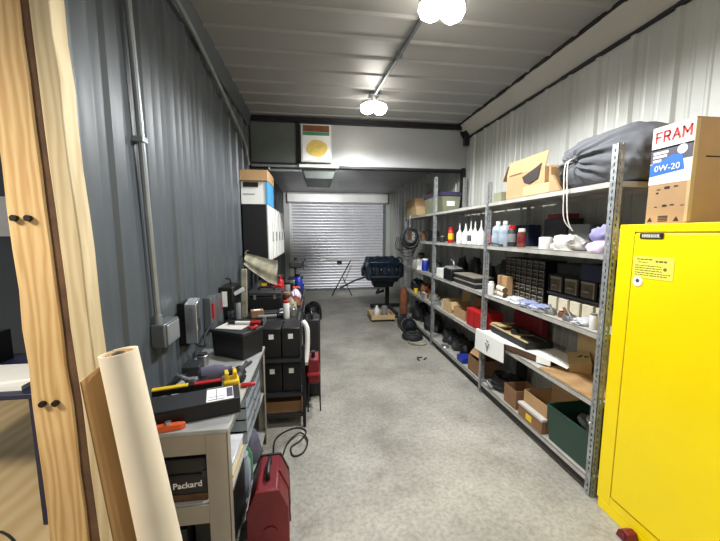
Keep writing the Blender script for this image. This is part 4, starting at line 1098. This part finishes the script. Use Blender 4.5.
# ------------------------------------------------------------------ tool chest run along the wall behind
tcx = thing('tool_chest', 'long dark steel tool chest under the black wall cabinet', 'chest', (-.53, 4.2, 0))
link('chest_body', MB().box(-.845, -.20, 3.06, 5.3, .06, .82), 'charcoal', tcx, bevel=.01)
link('chest_top', MB().box(-.85, -.19, 3.05, 5.31, .82, .845), 'rubber', tcx, bevel=.004)
for i in range(3):
    for k in range(3):
        y0 = 3.08 + i * .745
        dd = link('drawer', MB().box(-.20, -.188, y0, y0 + .72, .10 + k * .235, .315 + k * .235), 'charcoal', tcx, bevel=.004)
        link('pull', MB().box(-.188, -.176, y0 + .1, y0 + .62, .285 + k * .235, .30 + k * .235), 'steel', dd)
for y in (3.15, 5.2):
    for x in (-.80, -.26):
        link('caster', MB().cyl((x - .02, y, .03), (x + .02, y, .03), .03), 'rubber', tcx)
ZT = .8465
tbx = thing('black_toolbox', 'black toolbox standing behind the battery box', 'toolbox', (-.53, 3.55, ZT))
link('box_body', MB().box(-.69, -.365, 3.42, 3.68, ZT, ZT + .155), 'black', tbx, bevel=.008)
link('lid', MB().box(-.695, -.36, 3.415, 3.685, ZT + .157, ZT + .205), 'charcoal', tbx, bevel=.012)
for x in (-.64, -.44): link('latch', MB().box(x, x + .025, 3.41, 3.42, ZT + .13, ZT + .175), 'steel', tbx)
link('handle', MB().tube([(-.60, 3.55, ZT + .205), (-.59, 3.55, ZT + .235), (-.46, 3.55, ZT + .235), (-.45, 3.55, ZT + .205)], .009), 'black', tbx)
rj = thing('red_jack', 'faded red bottle jack behind the black toolbox', 'jack', (-.42, 3.95, ZT))
link('jack_body', MB().lathe([(.06, 0), (.06, .03), (.042, .05), (.042, .24), (.03, .26), (.018, .265), (.018, .30)], (-.42, 3.95, ZT)), 'red', rj)
link('pump_arm', MB().obox((-.47, 3.9, ZT + .20), (.14, .04, .05), (0, .35, 0)), 'red', rj, bevel=.006)
dp = thing('bench_drill', 'dark bench drill standing by the rolling door', 'drill', (-.30, 5.1, ZT))
link('base', MB().box(-.40, -.22, 4.95, 5.2, ZT, ZT + .03), 'black_steel', dp, bevel=.005)
link('column', MB().cyl((-.31, 5.15, ZT + .03), (-.31, 5.15, ZT + .44), .022), 'black_steel', dp)
link('head', MB().box(-.39, -.20, 4.92, 5.2, ZT + .29, ZT + .40), 'charcoal', dp, bevel=.02)
link('chuck', MB().cyl((-.29, 4.99, ZT + .20), (-.29, 4.99, ZT + .29), .02, .026), 'steel', dp)
link('drill_table', MB().box(-.42, -.20, 4.93, 5.18, ZT + .12, ZT + .14), 'black_steel', dp)
link('feed_handle', MB().cyl((-.2, 5.05, ZT + .34), (-.13, 5.05, ZT + .30), .008).cyl((-.2, 5.05, ZT + .34), (-.16, 5.05, ZT + .42), .008).cyl((-.2, 5.05, ZT + .34), (-.18, 5.0, ZT + .27), .008), 'black', dp)
bb = thing('blue_bottle', 'dark blue bottle in front of the bench drill', 'bottle', (-.235, 4.6, ZT))
link('bottle_body', MB().lathe([(.05, 0), (.056, .01), (.056, .15), (.03, .2), (.022, .21)], (-.24, 4.6, ZT)), 'blue', bb)
link('cap', MB().cyl((-.24, 4.6, ZT + .21), (-.24, 4.6, ZT + .24), .024), 'black', bb)
for k, (x, y, s, m_, n_, lab, cat) in enumerate((
    (-.27, 3.40, (.14, .16, .13), 'rag_tan', 'oily_rag', 'khaki oily rag on the tool chest edge', 'rag'),
    (-.23, 3.68, (.13, .2, .10), 'rust', 'rusty_part', 'rusty brown part behind the khaki rag', 'part'),
    (-.25, 4.0, (.12, .18, .12), 'rag_pink', 'pink_rag', 'pale pink rag on the tool chest', 'rag'),
    (-.24, 4.28, (.12, .2, .10), 'rubber', 'black_gloves', 'black gloves heaped on the tool chest', 'gloves'),
    (-.60, 4.4, (.3, .4, .28), 'charcoal', 'grinder', 'charcoal grinder shape under the wall cabinet', 'machine'))):
    solo(n_, MB().blob((x, y, ZT), s, 90 + k, .4, 2.6), m_, lab, cat, ang=60)
for k, (y, m_) in enumerate(((3.13, 'grey'), (3.25, 'charcoal'), (3.33, 'black'))):
    t = thing('hand_tool', ('grey', 'charcoal', 'black')[k] + ' hand tool lying at the near end of the tool chest', 'tool', (-.45, y, ZT), 'hand tools on the chest')
    link('shaft', MB().cyl((-.55, y, ZT + .02), (-.38, y + .02, ZT + .02), .016), m_, t)
    link('grip', MB().lathe([(.012, 0), (.022, .01), (.022, .1), (.014, .11)], (-.38, y + .02, ZT + .022), (1, .1, 0)), 'black' if k != 2 else 'grey', t)
mo = thing('shop_vacuum', 'dark shop vacuum on casters past the tool chest', 'vacuum', (-.10, 5.6, 0))
link('drum', MB().lathe([(.17, .08), (.19, .1), (.19, .42), (.17, .45)], (-.06, 5.65, 0)), 'charcoal', mo)
link('motor_head', MB().lathe([(.19, .45), (.2, .47), (.18, .56), (.1, .62), (.02, .63)], (-.06, 5.65, 0)), 'black', mo)
link('caster', MB().cyl((-.2, 5.58, .04), (-.16, 5.58, .04), .04).cyl((.04, 5.58, .04), (.08, 5.58, .04), .04).cyl((-.08, 5.8, .04), (-.04, 5.8, .04), .04).box(-.2, .08, 5.56, 5.82, .06, .085), 'rubber', mo)
link('hose', MB().tube([(.08, 5.5, .35), (.14, 5.4, .3), (.12, 5.4, .6), (0, 5.5, .68), (-.1, 5.6, .64)], .025, 10), 'rubber', mo)

mo.scale = (.72, .72, .72)
# ------------------------------------------------------------------ wooden stick, cloth, wall cabinet
solo('wooden_stake', MB().obox((-.685, 3.22, ZT + .235), (.045, .04, .47), (.06, .04, 0)), 'rag_tan', 'upright pale wooden stake behind the wall charger', 'stake')
wcb = thing('wall_cabinet', 'black wall cabinet with pale slatted fronts', 'cabinet', (-.71, 4.9, 1.31))
link('cabinet_body', MB().box(XL + .025, -.57, 4.05, 6.0, 1.31, 2.0), 'black', wcb, bevel=.006)
for k in range(5):
    y0 = 4.06 + k * .388
    dd = link('door', MB().box(-.57, -.553, y0, y0 + .378, 1.315, 1.995), 'white_metal', wcb, bevel=.004)
    link('slat', MB().box(-.553, -.545, y0 + .03, y0 + .09, 1.33, 1.98).box(-.553, -.545, y0 + .21, y0 + .26, 1.33, 1.98), 'paper', dd)
    link('pull', MB().box(-.553, -.54, y0 + .345, y0 + .36, 1.55, 1.68), 'grey', dd)
cx_ = thing('cardboard_box', 'cardboard box with white and blue sides on top of the wall cabinet', 'box', (-.71, 4.3, 2.0))
link('box_body', MB().box(-.86, -.56, 4.06, 4.62, 2.0, 2.27), 'card_white', cx_, bevel=.004)
link('blue_panel', MB().box(-.56, -.552, 4.055, 4.62, 2.0, 2.27).box(-.575, -.56, 4.052, 4.06, 2.0, 2.26), 'ltblue', cx_)
link('lid', MB().prism([(4.02, 2.27), (4.62, 2.27), (4.62, 2.40), (4.06, 2.40)], 'x', -.868, -.545), 'card', cx_, bevel=.004)
link('dark_slot', MB().box(-.83, -.66, 4.052, 4.061, 2.20, 2.255).box(-.83, -.70, 4.056, 4.0612, 2.115, 2.121), 'ink', cx_)  # dark slot and thin dark line on the box front
clo = MB(); NU, NV = 14, 10; vs = []
for i in range(NU + 1):
    for j in range(NV + 1):
        u, v = i / NU, j / NV
        x = -.80 + .36 * u; z = 1.43 - .09 * u - .27 * v * (0.55 + .45 * u) * (1.15 - .5 * abs(u - .7))
        y = 3.86 - .10 * v + .03 * math.sin(u * 7 + v * 3) + .02 * math.sin(v * 9)
        vs.append((x, y, z)); 
nn = len(vs)
vs += [(x, y + .006, z) for x, y, z in vs]
W_ = NV + 1
fs = []
for i in range(NU):
    for j in range(NV):
        a_, b_, c_, d_ = i * W_ + j, (i + 1) * W_ + j, (i + 1) * W_ + j + 1, i * W_ + j + 1
        fs += [(a_, b_, c_, d_), (nn + a_, nn + d_, nn + c_, nn + b_)]
for i in range(NU):
    for j in (0, NV):
        fs.append((i * W_ + j, (i + 1) * W_ + j, nn + (i + 1) * W_ + j, nn + i * W_ + j))
for j in range(NV):
    for i in (0, NU):
        fs.append((i * W_ + j, i * W_ + j + 1, nn + i * W_ + j + 1, nn + i * W_ + j))
hg = thing('hanging_cloth', 'khaki cloth draped below the black wall cabinet', 'cloth', (-.62, 3.86, 1.15))
link('cloth_sheet', clo.add(vs, fs), 'rag_tan', hg, ang=70)
link('hook', MB().tube([(-.80, 3.86, 1.42), (-.80, 3.95, 1.45), (-.80, 4.06, 1.45)], .008), 'steel', hg)

# ------------------------------------------------------------------ bulkhead heater
ht = thing('unit_heater', 'white wall heater with a yellow emblem panel on the bulkhead', 'heater', (.05, YB - .1, 2.57))
link('housing', MB().box(-.17, .235, YB - .10, YB - .02, 2.61, 3.10), 'white_metal', ht, bevel=.006)
link('grille', MB().box(-.14, .205, YB - .108, YB - .10, 3.0, 3.08), 'rust', ht)
link('strip', MB().box(-.14, .205, YB - .107, YB - .10, 2.955, 2.995), 'bottle_green', ht)
link('panel', MB().box(-.15, .215, YB - .106, YB - .10, 2.63, 2.95), 'white', ht)
em = MB(); rr = random.Random(4)
pts = []
for i in range(18):
    a_ = 2 * PI * i / 18; r_ = .112 * (1 + .05 * math.sin(4 * a_) + .05 * math.sin(9 * a_))
    pts.append((.04 + r_ * math.cos(a_) * 1.25, 2.785 + r_ * math.sin(a_)))
link('emblem', em.prism(pts, 'y', YB - .109, YB - .106), 'amber', ht)
dk = thing('vent_duct', 'grey square duct end hanging under the bulkhead heater', 'duct', (.06, YB + .1, 2.35))
link('duct_body', MB().prism([(-.12, 2.40), (.25, 2.40), (.30, 2.552), (-.17, 2.552)], 'y', YB - .05, YB + .8), 'bulkdark', dk, bevel=.006)
link('flange', MB().box(-.20, .33, YB - .12, YB - .055, 2.535, 2.575), 'white_metal', dk, bevel=.003)
solo('pipe_pair', MB().cyl((-.82, YB - .06, 2.555), (-.20, YB - .06, 2.555), .018).cyl((-.60, YB - .05, 2.50), (-.17, YB - .05, 2.50), .016).cyl((-.6, YB - .05, 2.5), (-.6, YB - .05, 2.56), .016), 'conduit', 'grey pipes running under the dark bulkhead panel', 'pipe')

# ------------------------------------------------------------------ engine on stand
en = thing('engine', 'blue black engine held on a stand before the rolling door', 'engine', (1.30, 6.1, .9))
link('engine_block', MB().prism([(.95, .76), (1.55, .72), (1.66, .88), (1.64, 1.06), (1.50, 1.15), (1.0, 1.13), (.90, 1.0)], 'y', 5.95, 6.45), 'engine', en, bevel=.02)
link('cylinder_head', MB().obox((1.28, 5.98, 1.12), (.62, .18, .13), (.5, 0, 0)), 'engine', en, bevel=.02)
link('cylinder_head', MB().obox((1.28, 6.42, 1.12), (.62, .18, .13), (-.5, 0, 0)), 'engine', en, bevel=.02)
link('oil_pan', MB().obox((1.30, 6.2, .68), (.48, .3, .16), (0, 0, 0), .8), 'engine_dark', en, bevel=.02)
mf = MB()
for k in range(4): mf.tube([(1.05 + k * .15, 5.90, 1.03), (1.05 + k * .15, 5.84, .98), (1.07 + k * .14, 5.86, .86), (1.1 + k * .12, 5.92, .80)], .03, 10)
link('manifold', mf.cyl((1.0, 5.86, .84), (1.56, 5.86, .84), .036), 'engine_dark', en)
link('pulley', MB().lathe([(.03, 0), (.09, 0), (.09, .012), (.075, .02), (.09, .028), (.09, .04), (.03, .045)], (.90, 6.15, .92), (-1, 0, 0)), 'engine_dark', en)
link('pulley', MB().lathe([(.02, 0), (.055, 0), (.055, .03), (.02, .035)], (.91, 6.0, 1.07), (-1, 0, 0)), 'engine_dark', en)
for k in range(5):
    link('hose', MB().tube([(1.0 + k * .14, 6.1, 1.14), (1.02 + k * .14, 6.0, 1.22 + .02 * (k % 2)), (1.08 + k * .14, 5.95, 1.17), (1.1 + k * .13, 5.9, 1.08)], .012, 6), 'engine_dark', en)
link('bell_housing', MB().lathe([(.16, 0), (.17, .02), (.12, .1), (.06, .12)], (1.64, 6.2, .93), (1, 0, -.1)), 'engine_dark', en)
es = thing('engine_stand', 'dark engine stand with a tubular arm under the engine', 'stand', (1.40, 6.3, 0))
link('mast', MB().obox((1.50, 6.65, .42), (.08, .08, .84)), 'black_steel', es, bevel=.004)
link('head_plate', MB().box(1.30, 1.62, 6.56, 6.60, .70, 1.0), 'black_steel', es, bevel=.004)
link('leg', MB().obox((1.50, 6.2, .075), (.07, .85, .07)), 'black_steel', es)
link('leg', MB().obox((1.50, 6.65, .075), (.75, .07, .07)), 'black_steel', es)
link('arm', MB().tube([(1.32, 6.62, .80), (.80, 6.60, .66), (.45, 6.55, .50)], .02, 8, 1), 'black_steel', es)
link('arm', MB().tube([(1.30, 6.62, .45), (1.2, 6.3, .42), (1.3, 6.1, .50)], .03, 8, 1), 'black_steel', es)
for x, y in ((1.5, 5.80), (1.16, 6.66), (1.85, 6.66)):
    link('caster', MB().cyl((x - .02, y, .04), (x + .02, y, .04), .04), 'rubber', es)
hl = thing('pry_bar', 'thin dark bar propped with a strut in front of the rolling door', 'bar', (.55, 8.6, 0))
link('bar', MB().tube([(.42, 8.6, .015), (.98, 9.1, .90)], .016, 8, 1), 'black_steel', hl)
link('strut', MB().tube([(.95, 8.5, .012), (.72, 8.86, .48)], .013, 8, 1), 'black_steel', hl)
for o_ in (en, es): o_.location += Vector((.06, .32, -.03))
es.location.z += .03
tr = thing('drip_tray', 'tan wooden dolly tray under the engine', 'tray', (1.36, 6.2, 0))
link('tray_body', MB().openbox(1.02, 1.47, 5.86, 6.36, .045, .13, .02), 'card_pale', tr)
for x, y in ((1.06, 5.9), (1.43, 5.9), (1.06, 6.32), (1.43, 6.32)):
    link('caster', MB().cyl((x - .012, y, .0235), (x + .012, y, .0235), .023), 'rubber', tr)
solo('grey_can', MB().lathe([(.06, 0), (.06, .2), (.05, .21), (.05, .2)], (1.30, 6.02, .066)), 'grey', 'grey can in the tan tray under the engine', 'can')
solo('white_jug', MB().lathe([(.05, 0), (.055, .01), (.055, .14), (.02, .2), (.02, .22)], (1.15, 6.02, .066)), 'white', 'white jug in the tan tray under the engine', 'jug')

# ------------------------------------------------------------------ farthest shelving contents
for k, (y0, y1, z, h, m_, lab) in enumerate(((5.40, 6.02, TOP[0], .16, 'card_pale', 'lower tan carton on the farthest top shelf by the hose coil'), (5.46, 5.98, TOP[0] + .161, .14, 'card', 'upper open carton stacked on the tan one by the hose coil'))):
    carton('stacked_carton', 1.70, 2.05, y0, y1, z, h, m_, lab, 'stacked cartons on the farthest shelf', 'b' if k else '')
hk = thing('hanging_hose', 'black hose coil hanging in front of the farthest shelving', 'hose', (1.49, 5.1, 1.25))
for k in range(5):
    pts = []
    for i in range(25):
        a_ = 2 * PI * i / 24
        r_ = .092 + .013 * k
        pts.append((1.50 + r_ * math.sin(a_), 5.04 + .024 * (k % 3) + .01 * math.sin(3 * a_ + k), 1.605 - .006 * k + r_ * math.cos(a_) * 1.15))
    link('loop', MB().tube(pts, .014, 8, 2), 'rubber', hk)
for k in range(4):
    r_ = .13 + .035 * k
    pts = [(1.50 - r_ * .8, 5.16, 1.60), (1.50 - r_ * .9, 5.17, 1.42), (1.50 - r_ * .3, 5.18, 1.24 + .05 * k), (1.50 + r_ * .5, 5.17, 1.25 + .06 * k), (1.50 + r_ * .68, 5.16, 1.48), (1.50 + r_ * .5, 5.15, 1.66)]
    link('tail', MB().tube(pts, .006, 6), 'rubber' if k % 2 else 'charcoal', hk)
link('hook', MB().tube([(1.679, 5.1, 1.93), (1.60, 5.1, 1.95), (1.51, 5.09, 1.93), (1.50, 5.09, 1.80), (1.50, 5.08, 1.73)], .008), 'steel', hk)
carton('white_carton_box', 1.70, 1.86, 5.30, 5.62, Z3, .16, 'card_white', 'white carton on the third shelf beside the hose coil', None, '')
bm_ = thing('black_blower', 'black blower on the second shelf behind the far upright', 'blower', (1.85, 5.0, Z2))
link('fan_housing', MB().cyl((1.75, 5.0, Z2 + .085), (1.93, 5.0, Z2 + .085), .085), 'black', bm_)
link('outlet_tube', MB().box(1.78, 1.90, 4.7, 5.0, Z2 + .005, Z2 + .07), 'rubber', bm_, bevel=.008)
for k, (y, z, s, m_, n_, lab) in enumerate((
    (4.85, Z3, (.2, .26, .17), 'rubber', 'black_parts', 'black lump on the third shelf just beyond the far upright'),
    (5.2, Z4, (.24, .4, .2), 'rust', 'rusty_parts', 'rusty lump on the fourth shelf of the farthest unit'),
    (4.8, Z4, (.22, .22, .1), 'rag_tan', 'khaki_parts', 'khaki lump on the fourth shelf beyond the far upright'),
    (5.75, Z4, (.22, .34, .22), 'charcoal', 'charcoal_parts', 'charcoal lump on the fourth shelf near the hose coil'),
    (5.6, Z5, (.26, .6, .3), 'rubber', 'black_scrap', 'black heap on the bottom shelf of the farthest unit'),
    (4.9, Z5, (.26, .46, .26), 'charcoal', 'grey_scrap', 'charcoal heap on the bottom shelf beyond the far upright'))):
    solo(n_, MB().blob((1.86, y, z), s, 120 + k, .45, 2.6), m_, lab, 'parts', 'loose parts on the farthest shelving', ang=55)
am = thing('red_brown_bottle', 'tall rusty brown cylinder standing at the end of the farthest shelving', 'cylinder', (1.58, 5.75, 0))
link('cylinder_body', MB().lathe([(.06, 0), (.075, .02), (.075, .58), (.05, .66), (.03, .68)], (1.60, 5.75, 0)), 'rust', am)
link('valve', MB().cyl((1.60, 5.75, .68), (1.60, 5.75, .76), .025), 'steel', am)
link('base_ring', MB().lathe([(.08, 0), (.085, .0), (.085, .06), (.08, .06)], (1.60, 5.75, 0)), 'white', am)
wh = thing('wheel_hub', 'black wheel with a pale rim lying on the floor by the far upright', 'wheel', (1.50, 4.85, 0))
link('tyre', MB().lathe([(.085, .0), (.15, .0), (.165, .02), (.165, .06), (.15, .085), (.085, .085)], (1.50, 4.85, 0)), 'rubber', wh)
link('rim', MB().lathe([(.03, .035), (.085, .03), (.09, .086), (.08, .088), (.07, .05), (.03, .06)], (1.50, 4.85, 0)), 'steel', wh)
solo('floor_bracket', MB().tube([(1.38, 4.64, .02), (1.42, 4.55, .02), (1.58, 4.52, .02), (1.62, 4.58, .03)], .02), 'rag_tan', 'pale bent bracket on the floor beside the black wheel', 'bracket')
ex = thing('black_exhaust', 'black tank on the floor in front of the farthest shelving', 'tank', (1.52, 5.3, 0))
link('tank_body', MB().lathe([(.02, -.28), (.10, -.25), (.12, -.2), (.12, .2), (.10, .25), (.02, .28)], (1.54, 5.32, .12), (0, 1, 0)), 'engine_dark', ex)
link('tank_strap', MB().lathe([(.122, -.12), (.126, -.12), (.126, -.09), (.122, -.09)], (1.54, 5.32, .12), (0, 1, 0)), 'steel', ex)
link('neck', MB().cyl((1.54, 5.2, .23), (1.52, 5.2, .29), .02), 'steel', ex)
for k, (x, y) in enumerate(((1.36, 4.05), (1.42, 4.0), (1.32, 3.98))):
    o_ = MB().obox((x, y, .006), (.07, .02, .011), (0, 0, k * .8))
    solo('wood_chip', o_, 'charcoal', ('first', 'second', 'third')[k] + ' tiny dark scrap lying on the concrete by the blue box', 'scrap', 'scraps on the concrete')

# ------------------------------------------------------------------ small clutter
def jar(name, label, cat, x, y, z, r, h, m, mcap=None, group=None):
    t = thing(name, label, cat, (x, y, z), group)
    link('jar_body', MB().lathe([(r * .93, 0), (r, r * .15), (r, h * .82), (r * .8, h * .9)], (x, y, z), seg=16), m, t)
    link('cap', MB().cyl((x, y, z + h * .86), (x, y, z + h), r * .86, seg=16), mcap or m, t)
    return t
def pack(name, label, cat, c, sz, rz, m, mtop=None, group=None):
    t = thing(name, label, cat, (c[0], c[1], c[2]), group)
    link('box_body', MB().obox((c[0], c[1], c[2] + sz[2] / 2 + .001), sz, (0, 0, rz)), m, t, bevel=.004)
    if mtop:
        link('label', MB().obox((c[0], c[1], c[2] + sz[2] + .0018), (sz[0] * .55, sz[1] * .5, .0016), (0, 0, rz)), mtop, t)
    return t
# tool chest top
jar('spray_can', 'white spray can standing before the black toolbox', 'can', -.285, 3.12, ZT, .03, .17, 'white', 'red')
jar('spray_can', 'grey spray can standing by the wall before the black toolbox', 'can', -.74, 3.16, ZT, .03, .18, 'grey', 'black')
jar('paint_tin', 'dull metal tin beside the white spray can', 'tin', -.235, 3.2, ZT, .04, .09, 'steel', 'steel')
pack('parts_carton', 'small brown carton at the near end of the tool chest', 'box', (-.57, 3.20, ZT), (.12, .09, .07), .3, 'card_dark', 'paper')
pack('white_pack', 'small white packet on the tool chest in front of the khaki rag', 'packet', (-.33, 3.19, ZT), (.05, .06, .04), .5, 'paper')
jar('oil_bottle', 'tall black bottle by the faded red jack', 'bottle', -.60, 3.84, ZT, .045, .24, 'black', 'yellow_plastic')
jar('oil_bottle', 'grey bottle between the jack and the pink rag', 'bottle', -.36, 4.12, ZT, .04, .2, 'grey', 'black')
jar('coffee_tin', 'brown tin behind the rusty brown part', 'tin', -.33, 3.8, ZT, .05, .13, 'rust', 'slot')
pack('orange_pack', 'orange packet beside the black gloves on the tool chest', 'packet', (-.27, 4.50, ZT), (.1, .10, .08), .2, 'orange')
pack('black_box', 'black box at the far end of the tool chest before the bench drill', 'box', (-.56, 4.85, ZT), (.2, .2, .2), .1, 'black', 'grey')
jar('white_bottle', 'white bottle next to the dark blue bottle', 'bottle', -.29, 4.72, ZT, .035, .17, 'white', 'blue')
solo('wire_coil', MB().lathe([(.05, 0), (.075, 0), (.08, .02), (.075, .04), (.05, .04)], (-.62, 4.05, ZT), seg=20), 'rubber', 'coil of black wire behind the black toolbox', 'wire')
# bench top
jar('grease_tin', 'small steel tin on the bench by the battery box', 'tin', -.75, 2.2, BZ, .035, .08, 'steel', 'charcoal')
pack('dark_case', 'small charcoal case on the bench between the wall and the power tool', 'case', (-.77, 2.08, BZ), (.1, .13, .06), .1, 'charcoal')
sd = thing('screwdriver', 'screwdriver with a red grip behind the long black box', 'screwdriver', (-.47, 1.83, BZ))
link('blade', MB().cyl((-.52, 1.815, BZ + .012), (-.43, 1.83, BZ + .012), .004, seg=8), 'chrome', sd)
link('grip', MB().lathe([(.008, 0), (.013, .01), (.012, .07), (.008, .08)], (-.43, 1.83, BZ + .0135), (1, .16, 0), 10), 'red', sd)
# farthest shelving
jar('oil_jug', 'grey jug on the third shelf behind the white carton', 'jug', 1.95, 5.85, Z3, .07, .25, 'grey', 'black')
jar('oil_jug', 'blue jug on the third shelf just past the black lump', 'jug', 1.78, 5.12, Z3, .055, .2, 'blue', 'white')
jar('paint_tin', 'steel tin on the second shelf by the hose coil', 'tin', 1.76, 5.45, Z2, .06, .14, 'steel', 'steel')
jar('paint_tin', 'white tin on the second shelf beside the steel tin', 'tin', 1.76, 5.62, Z2, .06, .15, 'white', 'grey')
pack('brown_carton', 'brown carton on the second shelf at the end of the farthest unit', 'box', (1.86, 5.86, Z2), (.25, .22, .16), 0, 'card_dark', 'paper')
pack('pale_carton', 'pale carton on the fourth shelf in front of the rusty lump', 'box', (1.728, 4.99, Z4), (.05, .16, .09), .0, 'rag_tan', 'paper')
jar('yellow_tin', 'small yellow tin on the fourth shelf by the rusty lump', 'tin', 1.735, 5.45, Z4, .035, .1, 'yellow_plastic', 'black')
# middle unit
jar('grease_can', 'small red can on the second shelf behind the white bottles', 'can', 1.95, 3.45, Z2, .04, .15, 'red', 'black')
jar('grease_can', 'small yellow can on the second shelf behind the white bottles', 'can', 1.95, 3.72, Z2, .04, .15, 'yellow_plastic', 'black')
pack('dark_carton_low', 'charcoal carton at the back of the second shelf near the far upright', 'box', (2.0, 4.15, Z2), (.18, .3, .17), 0, 'charcoal', 'paper')
jar('white_tub', 'white tub on the fourth shelf between the tan carton and the motor', 'tub', 1.76, 4.25, Z4, .03, .08, 'white', 'white')
# near unit
jar('sealant_tube', 'slim white tube on the third shelf by the near upright', 'tube', 1.745, 1.80, Z3, .022, .10, 'white', 'grey')
for k, (y, x, m_, lab) in enumerate(((2.58, 1.725, 'paper', 'white paper pouch between two bags of small parts'), (2.42, 1.72, 'steel', 'shiny flat part on the third shelf lip beside the bluish bags'), (2.26, 1.72, 'slot', 'dull flat part on the third shelf lip by the ring fittings'))):
    solo('flat_pouch', MB().obox((x, y, Z3 + .006), (.05, .10, .010), (0, 0, .2 * k)), m_, lab, 'part', 'flat pieces on the third shelf lip', bevel=.002)

# ------------------------------------------------------------------ lamps and ceiling conduit
def lamp(x, y, label, z=ZC):
    t = thing('ceiling_lamp', label, 'lamp', (x, y, z), 'twin lamps on the ceiling')
    link('canopy', MB().box(x - .055, x + .055, y - .055, y + .055, z - .05, z - .02), 'boxgrey', t, bevel=.004)
    link('stem', MB().cyl((x, y, z - .05), (x, y, z - .10), .022), 'white_metal', t)
    for s in (-1, 1):
        hd_ = link('lamp_head', MB().lathe([(.03, .03), (.06, .02), (.072, .0), (.072, -.012), (.06, -.014)], (x + s * .078, y, z - .12), (s * .25, 0, 1)), 'white_metal', t)
        link('bulb', MB().lathe([(.066, -.012), (.080, -.035), (.072, -.075), (.04, -.105), (.003, -.112)], (x + s * .078, y, z - .12), (s * .25, 0, 1)), 'lens', hd_)
    return t
LAMPS = [(0.662, 3.72, 'glowing twin lamp hanging in front of the bulkhead'), (0.80, 2.10, 'glowing twin lamp at the top edge of the view'), (0.85, 0.2, 'added twin lamp out of view, filling the near end with light')]  # the third lamp is added out of view for fill
for x, y, lab in LAMPS:
    lamp(x, y, lab)
cc = thing('ceiling_conduit', 'grey conduit joining the twin lamps along the ceiling', 'conduit', (.74, 2.9, ZC - .04))
link('pipe', MB().cyl((.672, 3.66, ZC - .036), (.79, 2.16, ZC - .036), .016), 'boxgrey', cc)
link('strap', MB().box(.71, .76, 2.88, 2.91, ZC - .056, ZC - .018), 'boxgrey', cc)

def lamp_light(x, y, z, w, col=(1, .97, .92), r=.08, rot=(0, 0, 0), size=2.75, blend=.55):
    l = bpy.data.lights.new('lamp_light', 'SPOT'); l.energy = w; l.color = col; l.shadow_soft_size = r
    l.spot_size = size; l.spot_blend = blend
    o = bpy.data.objects.new('lamp_light', l); COL.objects.link(o); o.location = (x, y, z); o.rotation_euler = rot
    return o
lamp_light(.662, 3.72, 2.93, 145, (.96, .98, 1), .08, (0, 0, 0), 2.95, .4)
lamp_light(.80, 2.10, 2.93, 160, (.97, .98, 1), .08, (0, 0, 0), 2.92, .4)
lamp_light(.85, .2, 2.93, 45, (1, .98, .95), .08, (0, 0, 0), 2.9, .4)  # weak fill from the added third lamp
lamp_light(-2.1, .35, 2.7, 230, (1, .92, .78), .2)  # unseen warm light added for the left room and post; no fixture
# unseen lamp added behind the bulkhead to brighten the rolling door
fl2 = thing('added_door_light', 'added unseen lamp behind the bulkhead brightening the rolling door', 'lamp', (.3, 4.82, 2.70))
link('lamp_body', MB().box(.22, .38, 4.79, 4.85, 2.63, 2.77), 'black_steel', fl2, bevel=.006)
link('bracket', MB().box(.28, .32, YB + .121, 4.79, 2.68, 2.72), 'steel', fl2)
link('lens', MB().box(.235, .365, 4.85, 4.856, 2.645, 2.755), 'lens', fl2)
lamp_light(.3, 4.90, 2.70, 460, (.97, .98, 1), .06, (PI / 2 - .25, 0, -.05), .95, .5)  # beam of the added lamp, there to lift the door's brightness

wd = bpy.data.worlds.new('world'); SC.world = wd; wd.use_nodes = True
bg = wd.node_tree.nodes['Background']; bg.inputs['Color'].default_value = (.95, .97, 1, 1); bg.inputs['Strength'].default_value = 0.26

# ------------------------------------------------------------------ camera
cam = bpy.data.cameras.new('camera'); co = bpy.data.objects.new('camera', cam); COL.objects.link(co)
cam.sensor_width = 36; cam.lens = 325.3 / 720 * 36; cam.clip_start = .02
co.location = (0, 0, 1.65)
co.rotation_euler = (PI / 2 - .1121, .0, -.136)
SC.camera = co
vs_ = SC.view_settings
vs_.view_transform = 'Standard'; vs_.look = 'None'; vs_.gamma = 1; vs_.use_curve_mapping = False
vs_.exposure = 0.28
